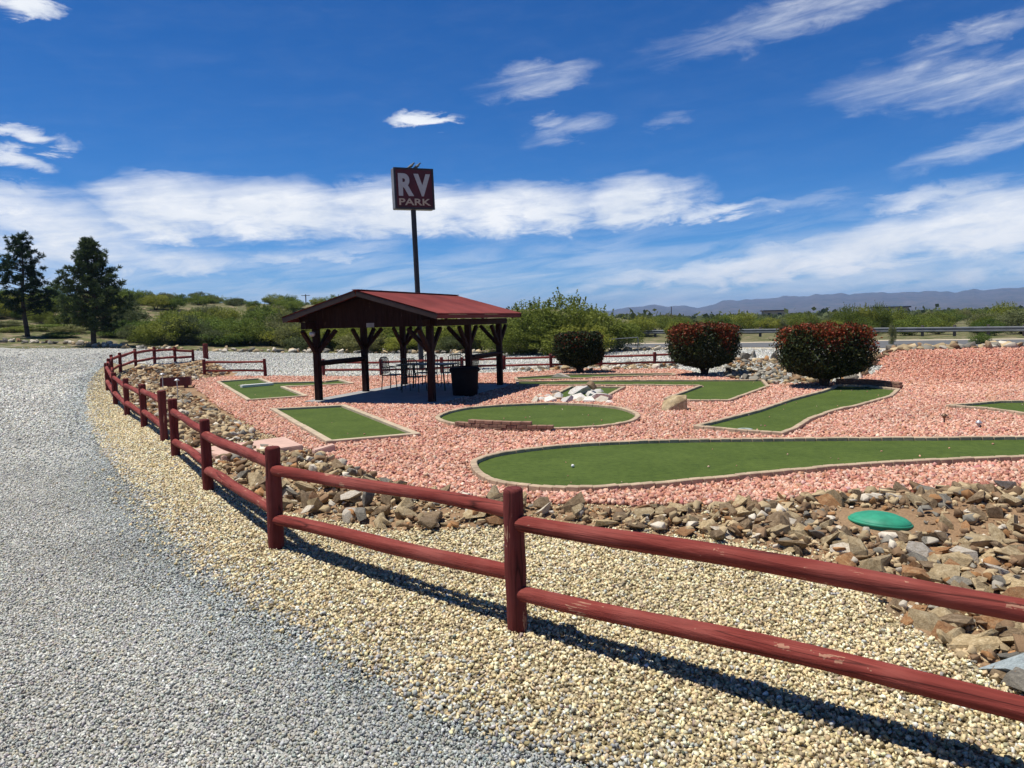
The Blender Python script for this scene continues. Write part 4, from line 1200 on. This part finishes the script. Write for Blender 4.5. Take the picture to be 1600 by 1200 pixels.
# far scrub as one mass
def far_scrub():
    n = 2600; P = []; Rn = []; Sz = []
    for i in range(n):
        dep = 130 * (1400 / 130) ** RNG.uniform(); ang = RNG.uniform(R(-38), R(40)); x = math.tan(ang) * dep
        if x < 6 + .1 * dep and dep < 200: continue
        w = RNG.uniform(2, 5); k = 46
        q = RNG.normal(0, 1, (k, 3)) * np.array([w * .28, w * .28, w * .17]); q[:, 2] = np.abs(q[:, 2]) + .1
        P.append(q + np.array([x, dep, float(T(x, dep))])); Rn.append(np.clip(RNG.uniform() * .6 + RNG.uniform(0, .4, k), 0, 1)); Sz.append(np.full(k, w * .22))
    me = leaves_mesh('far_scrub', np.vstack(P), np.concatenate(Sz), np.concatenate(Rn), asp=.9)
    tag(link('far_scrub', me, M['lf_olive']), kind='stuff')
far_scrub()

# ---- clipped red tipped shrubs
def photinia(u, vb, vt, wpx, label, seed, red=1.0):
    p = at(u, vb); s = p[1] / F
    W = wpx * s; h = height_for(p[0], p[1], vt) - p[2]
    rg = np.random.default_rng(seed)
    root = empty('clipped_shrub', p); tag(root, label, 'shrub', 'red tipped shrubs')
    n = 26000
    # superellipsoid body, flattened top, narrowing to the stems
    th = rg.uniform(0, 2 * math.pi, n); zz = rg.uniform(0, 1, n)
    prof = np.interp(zz, [0, .05, .12, .24, .42, .65, .85, .95, 1.0], [.20, .48, .78, .94, 1.0, 1.0, .99, .96, .87])
    rad = np.sqrt(rg.uniform(.30, 1, n)) * prof * (1 + .06 * np.sin(3 * th + seed + 2 * zz) + .045 * np.sin(7 * th + zz * 9) + .03 * np.sin(13 * th + 17 * zz + seed)) * W / 2
    rad *= 1 + rg.normal(0, .045, n)
    z = h * (.175 + .805 * zz) + rg.normal(0, .012, n)
    top = zz > .9
    P = np.stack([rad * np.cos(th), rad * np.sin(th) * .95, z], 1)
    # fill the flat top
    m = 5200; a = rg.uniform(0, 6.28, m); r = np.sqrt(rg.uniform(0, 1, m)) * .86 * W / 2
    Pt = np.stack([r * np.cos(a), r * np.sin(a), h * (.965 - .05 * (r / (W / 2)) ** 2 + .025 * np.sin(r * 9 + 3 * a + seed) + .02 * np.sin(5 * a + seed)) + rg.normal(0, .04, m)], 1)
    P = np.vstack([P, Pt]); zr_ = P[:, 2] / h
    patch = .10 * np.sin(P[:, 0] * 5 + seed) + .08 * np.sin(P[:, 1] * 7 + P[:, 0] * 4)
    redp = np.clip((zr_ - .64 + 1.5 * patch) / .24, 0, 1) * red
    isred = rg.uniform(size=len(P)) < redp * .85
    rnd = np.where(isred, rg.uniform(.52, 1, len(P)), rg.uniform(0, .5, len(P)))
    o = link('foliage', leaves_mesh('foliage', P, .068, rnd, asp=.55), M['lf_photo'], root)
    st = MB()
    for k in range(9):
        a = k * .698 + rg.uniform(-.2, .2); r1 = rg.uniform(.15, .42) * W
        st.tube([(.05 * math.cos(a), .05 * math.sin(a), -.05), (.10 * math.cos(a), .10 * math.sin(a), h * .12), (r1 * .5 * math.cos(a), r1 * .5 * math.sin(a), h * .32), (r1 * math.cos(a), r1 * math.sin(a), h * .6)], [.035, .03, .022, .01], 6)
    st.build('stem', M['bark'], root)
photinia(906, 584, 520, 76, 'clipped dark shrub with few red tips in front of the mesquites', 3, .18)
photinia(1101, 588, 507, 109, 'clipped round shrub with red tipped top, middle one of three', 5)
photinia(1288, 607, 508, 141, 'large clipped shrub with bright red top nearest the camera', 9)

# ---- pines
def pine(u, vb, vt, wpx, label, seed, crown0=.18, dens=1.0, dep=None):
    p = at(u, vb); 
    if dep:
        d = ray(u, 500); x = d[0] / d[1] * dep; p = np.array([x, dep, float(T(x, dep))])
    h = height_for(p[0], p[1], vt) - p[2]; W = wpx * p[1] / F
    rg = np.random.default_rng(seed)
    root = empty('pine_tree', p); tag(root, label, 'tree', 'pine trees')
    tr = MB(); k = 9
    pts = [(.08 * math.sin(i * .9 + seed), .08 * math.cos(i * .7 + seed), h * .97 * i / k - .1 * (i == 0)) for i in range(k + 1)]
    tr.tube(pts, [.17 * (1 - .9 * i / k) + .012 for i in range(k + 1)], 9); tr.build('trunk', M['bark'], root)
    lb = MB(); P = []; D = []; Rn = []
    nb = int(92 * dens)
    for i in range(nb):
        t = crown0 + (1 - crown0) * ((i + rg.uniform()) / nb); a = i * 2.4 + rg.uniform(-.5, .5)
        env = np.interp(t, [crown0, crown0 + .08, .35, .5, .7, .85, .95, 1], [.70, .95, 1.0, .86, .60, .37, .20, .06])
        L = W / 2 * env * rg.uniform(.66, 1.10)
        rise = rg.uniform(.05, .4) + .3 * t
        b0 = np.array([0, 0, h * t * .96]); dv = np.array([math.cos(a), math.sin(a), 0])
        q = [b0, b0 + dv * L * .55 + np.array([0, 0, L * .55 * rise * .6]), b0 + dv * L + np.array([0, 0, L * rise])]
        lb.tube([tuple(s) for s in q], [.035 * (1 - .7 * t) + .008, .022 * (1 - .6 * t) + .006, .006], 5)
        shade = rg.uniform(0, .5)
        for c in range(max(3, int(7 * env + 2))):
            s = rg.uniform(.25, 1.02) ** .8
            ctr = (q[0] * (1 - s) ** 2 + 2 * q[1] * s * (1 - s) + q[2] * s * s) + rg.normal(0, .13, 3) * np.array([1, 1, .7]) * (W / 3.6)
            m = 46
            dr = rg.normal(size=(m, 3)); dr[:, 2] = dr[:, 2] * .8 + .45; dr += dv * .5; dr /= np.linalg.norm(dr, axis=1)[:, None]
            P.append(ctr + dr * rg.uniform(.04, .22, (m, 1))); D.append(dr); Rn.append(np.clip(shade + rg.uniform(0, .5, m), 0, 1))
    lb.build('limb', M['bark'], root)
    me = leaves_mesh('crown', np.vstack(P), .22, np.concatenate(Rn), asp=.22, dirs=np.vstack(D)); link('crown', me, M['lf_pine'], root)
pine(149, 541, 370, 108, 'dark full pine on the right of the pair', 4, .14, 1.35)
pine(40, 531, 362, 92, 'thinner pine on the left of the pair, sky showing through', 8, .20, .85, 58)

# ------------------------------------------------------------------ guardrail, chain link fence, poles, far buildings
def guardrail():
    A = np.array(flat(985, 530)[:2]); Bp = np.array(flat(1600, 529.5)[:2]); d = (Bp - A); L0 = np.hypot(*d); d /= L0
    Bp = Bp + d * 22; L = np.hypot(*(Bp - A))
    root = empty('guardrail', (A[0], A[1], float(T(*A))), math.atan2(d[1], d[0])); tag(root, 'long galvanised roadside guardrail on dark posts beyond the road', 'guardrail')
    prof = [(0, -.16), (-.075, -.12), (-.075, -.06), (0, -.015), (0, .015), (-.075, .06), (-.075, .12), (0, .16)]
    hb = .36
    mb = MB(); n = len(prof); vs = []
    for x in np.linspace(0, L, 30):
        vs += [(x, y, hb + z) for y, z in prof] + [(x, y + .012, hb + z) for y, z in prof]
    fs = []; m = 2 * n
    for i in range(29):
        for k in range(n - 1):
            fs.append((i * m + k, i * m + k + 1, (i + 1) * m + k + 1, (i + 1) * m + k)); fs.append((i * m + n + k, (i + 1) * m + n + k, (i + 1) * m + n + k + 1, i * m + n + k + 1))
    mb.add(vs, fs); mb.build('beam', M['galv'], root)
    for i in range(int(L / 1.9)):
        p = MB(); p.box((0, .11, .28), (.15, .17, .72), None, .01); o = p.build('post', M['galvpost'], root); o.location = (.6 + i * 1.9, 0, 0)
guardrail()

def chainlink():
    P = [np.array(flat(u, v)) for u, v in [(785, 556), (856, 555), (926, 554), (997, 552)]]
    root = empty('chain_link_fence', P[0]); tag(root, 'faint grey chain link fence in front of the tall mesquites', 'fence')
    hts = [height_for(p[0], p[1], v) for p, v in zip(P, (534, 533, 532, 527))]
    for i, p in enumerate(P):
        m = MB(); m.tube([(0, 0, -.1), (0, 0, hts[i])], .03, 8); o = m.build('post', M['wire'], root); o.location = Vector(p) - Vector(P[0])
    m = MB(); m.tube([Vector((p[0], p[1], h)) - Vector(P[0]) for p, h in zip(P, hts)], .022, 6); m.build('top_rail', M['galv'], root)
    m = MB()
    for a, b, ha, hb in zip(P[:-1], P[1:], hts[:-1], hts[1:]):
        L = np.hypot(*(b - a)[:2]); h = min(ha, hb) - .04; st = .14
        u = (b - a) / L
        for s in np.arange(-h, L, st):
            for sg in (0, 1):
                s0, s1 = max(s, 0), min(s + h, L)
                if s1 - s0 < .05: continue
                z0, z1 = (s0 - s, s1 - s) if sg == 0 else (h - (s0 - s), h - (s1 - s))
                q0, q1 = a + u * s0, a + u * s1
                m.tube([(q0[0] - P[0][0], q0[1] - P[0][1], z0 + .02), (q1[0] - P[0][0], q1[1] - P[0][1], z1 + .02)], .0035, 3, False)
    m.build('wire_mesh', M['wire'], root)
chainlink()

def pole_px(u, vt, dep, lb, mat='poletim', arm=True, r=.14):
    d = ray(u, vt); x = d[0] / d[1] * dep; z0 = float(T(x, dep)); h = height_for(x, dep, vt) - z0
    root = empty('utility_pole', (x, dep, z0)); tag(root, lb, 'pole')
    m = MB(); m.tube([(0, 0, -.3), (0, 0, h)], [r, r * .75], 8); m.build('pole', M[mat], root)
    if arm:
        m = MB(); m.box((0, 0, h * .93), (1.9, .12, .12)); m.build('crossarm', M[mat], root)
pole_px(340, 462, 190, 'thin utility pole on the hilltop above the dark shrubs', arm=False, r=.17)
pole_px(477.5, 460, 170, 'utility pole with crossarm just left of the shelter roof', r=.15)
pole_px(1049, 479, 210, 'thin dark utility pole left of the middle red tipped shrub', arm=False, r=.15)
pole_px(1542, 478, 190, 'short white pole standing far off among the bushes', 'white', False, .16)
def house(u, vt, dep, w, h, lb, mat, roofm):
    d = ray(u, vt); x = d[0] / d[1] * dep; zt = height_for(x, dep, vt)
    root = empty('house', (x, dep, zt - h), R(-8)); tag(root, lb, 'house')
    m = MB(); m.box((0, 0, h / 2 - 1.5), (w, w * .7, h + 3 - .4)); m.build('wall', M[mat], root)
    m = MB(); m.box((0, 0, h - .1), (w * 1.12, w * .82, .5), None, .05); m.build('roof', M[roofm], root)
    for k in (-.25, .2):
        m = MB(); m.box((k * w, -w * .35 - .02, h * .55), (w * .18, .08, h * .35)); m.build('window', M['black'], root)
house(1209, 485, 330, 9, 4.2, 'small tan flat roofed house among far bushes behind the large shrub', 'wallplas', 'fascia')
house(1391, 479.5, 300, 11, 4.0, 'low dark roofed house behind the taller bushes above the guardrail', 'wallplas', 'polem')

# ------------------------------------------------------------------ mountains
def mountains():
    tops = [(700, 494), (800, 492), (900, 488), (950, 484), (985, 478), (1005, 477), (1022, 474), (1040, 477), (1056, 475), (1075, 478), (1090, 480), (1130, 470), (1200, 466), (1300, 460), (1400, 459), (1450, 457), (1500, 458), (1560, 453), (1600, 451), (1700, 449), (1800, 452), (1950, 462)]
    nu, nr = 420, 34
    us = np.linspace(tops[0][0], tops[-1][0], nu); r0, r1, rp = 2300., 6800., 5200.
    V = np.zeros((nr, nu, 3))
    for i, u in enumerate(us):
        d = ray(u, 480); k = math.atan2(d[0], d[1])
        hor = 500.5 - (u - 800) * .025
        e = max(2, hor - np.interp(u, [t_[0] for t_ in tops], [t_[1] for t_ in tops]))
        hp = e / F * rp
        for j in range(nr):
            r = r0 + (r1 - r0) * j / (nr - 1); x, y = r * math.sin(k), r * math.cos(k)
            t = (r - r0) / (rp - r0)
            env = (max(0, t) ** 1.7) if t < 1 else max(0, 1 - (r - rp) / (r1 - rp)) ** .8
            nz = sum(pnoise(Vector((x / s, y / s, 3.3))) * a_ for s, a_ in ((900, .30), (380, .22), (160, .13), (70, .07)))
            ridge = -abs(pnoise(Vector((x / 420, y / 700, 8)))) * .35
            hp_ = hp * (1 + .13 * pnoise(Vector((k * 42, 2, 5))) + .07 * pnoise(Vector((k * 110, 7, 5))))
            z = hp_ * env * (1 + (nz + ridge) * (1 - .8 * env) ) if t < 1 else hp_ * env
            V[j, i] = (x, y, z - 3)
    Fc = np.array([(j * nu + i, j * nu + i + 1, (j + 1) * nu + i + 1, (j + 1) * nu + i) for j in range(nr - 1) for i in range(nu - 1)])
    me = mesh_np('mountains', V.reshape(-1, 3), Fc, 4, smooth=True)
    tag(link('mountains', me, M['mount']), kind='structure')
mountains()

# ------------------------------------------------------------------ haze
HAZE = True
if HAZE:
    hb = MB(); hb.box((0, 2600, 79), (12600, 9400, 164)); 
    m = bpy.data.materials.new('haze'); m.use_nodes = True; nt = m.node_tree; nt.nodes.clear()
    out = nt.nodes.new('ShaderNodeOutputMaterial'); pv = nt.nodes.new('ShaderNodeVolumePrincipled')
    pv.inputs['Color'].default_value = (.38, .61, 1.0, 1); pv.inputs['Density'].default_value = 1.6e-4; pv.inputs['Anisotropy'].default_value = 0.0
    nt.links.new(pv.outputs[0], out.inputs['Volume'])
    tag(hb.build('haze', m), kind='stuff')

# ------------------------------------------------------------------ sun, sky and clouds
SUN_AZ = math.atan2(-.999, .02); SUN_EL = R(69.8)
sv = Vector((math.sin(SUN_AZ) * math.cos(SUN_EL), math.cos(SUN_AZ) * math.cos(SUN_EL), math.sin(SUN_EL)))
sl = bpy.data.lights.new('sun', 'SUN'); sl.energy = 5.0; sl.angle = R(.53); sl.color = (1, .965, .90)
so = bpy.data.objects.new('sun', sl); COL.objects.link(so); so.rotation_euler = sv.to_track_quat('Z', 'Y').to_euler(); so.location = (0, 0, 30)

w = bpy.data.worlds.new('World'); S.world = w; w.use_nodes = True
nt = w.node_tree; nt.nodes.clear()
out = nt.nodes.new('ShaderNodeOutputWorld'); bg = nt.nodes.new('ShaderNodeBackground'); nt.links.new(bg.outputs[0], out.inputs[0])
sky = nt.nodes.new('ShaderNodeTexSky'); sky.sky_type = 'NISHITA'; sky.sun_disc = False; sky.sun_elevation = SUN_EL; sky.sun_rotation = SUN_AZ
sky.altitude = 3000; sky.air_density = 1.0; sky.dust_density = .2; sky.ozone_density = 4.0
SKY_STRENGTH = .097
tc = nt.nodes.new('ShaderNodeTexCoord'); sx = nt.nodes.new('ShaderNodeSeparateXYZ'); nt.links.new(tc.outputs['Generated'], sx.inputs[0])
az = mathn(nt, 'ARCTAN2', sx.outputs[0], sx.outputs[1]); el = mathn(nt, 'ARCSINE', sx.outputs[2])
def vec(a, b, c=0.0):
    n = nt.nodes.new('ShaderNodeCombineXYZ')
    for i, val in enumerate((a, b, c)):
        if isinstance(val, (int, float)): n.inputs[i].default_value = val
        else: nt.links.new(val, n.inputs[i])
    return n.outputs[0]
el2 = mathn(nt, 'MULTIPLY', el, 2.2)
big = noise(nt, vec(az, el2), 7.0, 10, .60, .25)
fine = noise(nt, vec(mathn(nt, 'ADD', az, 4.0), mathn(nt, 'MULTIPLY', el, 3.0)), 17.0, 10, .62, .5)
wispv = vec(mathn(nt, 'ADD', mathn(nt, 'MULTIPLY', az, 1.0), mathn(nt, 'MULTIPLY', el, 0.9)), mathn(nt, 'SUBTRACT', mathn(nt, 'MULTIPLY', el, 7.5), mathn(nt, 'MULTIPLY', az, .9)))
wisp = noise(nt, wispv, 7.0, 9, .62, .6)
# wobble the coordinates so that outlines billow
azw = mathn(nt, 'ADD', az, mathn(nt, 'MULTIPLY', mathn(nt, 'SUBTRACT', big, .5), .14))
elw = mathn(nt, 'ADD', el, mathn(nt, 'MULTIPLY', mathn(nt, 'SUBTRACT', fine, .5), .050))
def azel(u, v):
    d = ray(u, v); d = d / np.linalg.norm(d); return math.atan2(d[0], d[1]), math.asin(d[2])
def blob(u, v, ru, rv, ang, wgt):
    """soft ellipse on the sky dome around the direction of (u,v)"""
    a0, e0 = azel(u, v); k = 1 / F
    dx = mathn(nt, 'SUBTRACT', azw, a0); dy = mathn(nt, 'SUBTRACT', elw, e0)
    c, s = math.cos(R(ang)), math.sin(R(ang))
    p = mathn(nt, 'DIVIDE', mathn(nt, 'ADD', mathn(nt, 'MULTIPLY', dx, c), mathn(nt, 'MULTIPLY', dy, s)), ru * k)
    q = mathn(nt, 'DIVIDE', mathn(nt, 'SUBTRACT', mathn(nt, 'MULTIPLY', dy, c), mathn(nt, 'MULTIPLY', dx, s)), rv * k)
    r2 = mathn(nt, 'ADD', mathn(nt, 'MULTIPLY', p, p), mathn(nt, 'MULTIPLY', q, q))
    return mathn(nt, 'MULTIPLY', mathn(nt, 'SUBTRACT', 1.0, r2), wgt, clamp=True)
def union(bl):
    m_ = bl[0]
    for b in bl[1:]: m_ = mathn(nt, 'SMOOTH_MAX', m_, b, .08)
    return m_
CUM = [(270, 330, 150, 62, 0, 1), (430, 330, 190, 58, 0, 1), (620, 330, 200, 55, 0, 1), (820, 328, 190, 50, 0, 1), (980, 318, 140, 48, 4, 1), (1120, 330, 130, 16, 5, .7), (90, 370, 170, 70, -8, .9), (20, 320, 90, 35, -10, .8), (230, 410, 170, 30, 0, .7), (470, 400, 160, 17, 3, .5), (120, 440, 160, 40, 0, .55),
       (1560, 350, 200, 62, 8, 1), (1380, 385, 210, 48, 9, 1), (1190, 415, 210, 34, 8, 1), (1010, 437, 190, 22, 6, .8), (1450, 430, 260, 36, 4, .65), (1450, 315, 110, 26, 6, .8), (672, 188, 66, 15, 0, 1.1), (30, 8, 50, 18, -8, 1.1), (25, 208, 75, 15, -6, .95), (15, 252, 55, 20, -12, 1.0), (935, 358, 90, 12, 0, .5)]
WSP = [(830, 128, 120, 28, 8, .9), (880, 205, 80, 24, 14, .75), (860, 190, 30, 14, 0, .9), (1230, 28, 290, 34, 9, .8), (1480, 130, 220, 42, -2, .95), (1520, 55, 90, 24, 12, .9), (1560, 215, 150, 24, 14, .85), (560, 385, 120, 24, 2, .8), (250, 450, 300, 24, 0, .7), (700, 455, 420, 22, 2, .8), (1050, 190, 50, 14, 8, .6), (1230, 320, 160, 14, 6, .6), (1600, 120, 90, 50, -10, .8), (420, 470, 360, 18, 0, .8), (1350, 455, 320, 18, 2, .7)]
mc = union([blob(*b) for b in CUM]); mw = union([blob(*b) for b in WSP])
def smooth01(x, lo, hi):
    n = nt.nodes.new('ShaderNodeMapRange'); n.interpolation_type = 'SMOOTHSTEP'; n.inputs['From Min'].default_value = lo; n.inputs['From Max'].default_value = hi
    nt.links.new(x, n.inputs['Value']); return n.outputs['Result']
gate = mathn(nt, 'MULTIPLY', mc, 3.0, clamp=True)
ac = smooth01(mathn(nt, 'ADD', mc, mathn(nt, 'MULTIPLY', mathn(nt, 'MULTIPLY', mathn(nt, 'SUBTRACT', mathn(nt, 'ADD', fine, wisp), 1.0), 1.0), gate)), .0, 1.12)
aw = mathn(nt, 'MULTIPLY', smooth01(mathn(nt, 'MULTIPLY', mw, mathn(nt, 'SUBTRACT', mathn(nt, 'MULTIPLY', wisp, 1.7), .32)), .02, 1.0), .70)
lowm = nt.nodes.new('ShaderNodeMapRange'); lowm.interpolation_type = 'SMOOTHSTEP'; lowm.inputs['From Min'].default_value = .17; lowm.inputs['From Max'].default_value = .01; lowm.inputs['To Min'].default_value = 0.0; lowm.inputs['To Max'].default_value = 1.0
nt.links.new(el, lowm.inputs['Value'])
veil = mathn(nt, 'MULTIPLY', mathn(nt, 'MULTIPLY', smooth01(wisp, .30, .72), lowm.outputs['Result']), .62)
alpha = mathn(nt, 'MAXIMUM', mathn(nt, 'MAXIMUM', ac, aw), veil)
skyc = nt.nodes.new('ShaderNodeVectorMath'); skyc.operation = 'SCALE'; nt.links.new(sky.outputs[0], skyc.inputs[0]); skyc.inputs[3].default_value = SKY_STRENGTH
ssep = nt.nodes.new('ShaderNodeSeparateXYZ'); nt.links.new(skyc.outputs[0], ssep.inputs[0])
grade = vec(mathn(nt, 'POWER', ssep.outputs[0], 1.9), mathn(nt, 'MULTIPLY', mathn(nt, 'POWER', ssep.outputs[1], 1.23), .85), mathn(nt, 'MULTIPLY', ssep.outputs[2], 1.04))
zen_dim = nt.nodes.new('ShaderNodeMapRange'); zen_dim.interpolation_type = 'SMOOTHSTEP'; zen_dim.inputs['From Min'].default_value = .42; zen_dim.inputs['From Max'].default_value = .95; zen_dim.inputs['To Min'].default_value = 1.0; zen_dim.inputs['To Max'].default_value = .32  # sky dimmed towards the zenith, added to lower ambient light and deepen shadows
nt.links.new(sx.outputs[2], zen_dim.inputs['Value'])
gz = nt.nodes.new('ShaderNodeVectorMath'); gz.operation = 'SCALE'; nt.links.new(grade, gz.inputs[0]); nt.links.new(zen_dim.outputs['Result'], gz.inputs[3]); grade = gz.outputs[0]
body = noise(nt, vec(mathn(nt, 'ADD', az, 9.0), el2), 9.0, 8, .6, .3)
cc = ramp(nt, body, [(.32, (.74, .79, .86)), (.60, (.95, .96, .97))])
puff = noise(nt, vec(mathn(nt, 'ADD', az, 2.0), mathn(nt, 'MULTIPLY', el, 2.4)), 30.0, 8, .65, .3)
alpha = mathn(nt, 'MULTIPLY', alpha, mathn(nt, 'ADD', mathn(nt, 'MULTIPLY', puff, .55), .74), clamp=True)
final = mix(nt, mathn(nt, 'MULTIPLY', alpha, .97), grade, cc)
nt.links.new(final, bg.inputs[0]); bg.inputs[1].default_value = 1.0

# ------------------------------------------------------------------ camera and view
cam = bpy.data.cameras.new('camera'); cam.sensor_width = 36; cam.lens = 36 * F / 1600; cam.clip_start = .05; cam.clip_end = 30000
co = bpy.data.objects.new('camera', cam); COL.objects.link(co); S.camera = co
fwd = Vector((0, cp, -sp)); rt = Vector((1, 0, 0)); up = Vector((0, sp, cp))
r2 = rt * cr - up * sr; u2 = rt * sr + up * cr
Mx = Matrix((r2, u2, -fwd)).transposed().to_4x4(); Mx.translation = (0, 0, H); co.matrix_world = Mx
S.view_settings.view_transform = 'Standard'; S.view_settings.look = 'None'; S.view_settings.exposure = 0.15; S.view_settings.gamma = 1.0
S.cycles.max_bounces = 6; S.cycles.diffuse_bounces = 3; S.cycles.transparent_max_bounces = 8; S.cycles.volume_bounces = 0
S.cycles.use_denoising = True
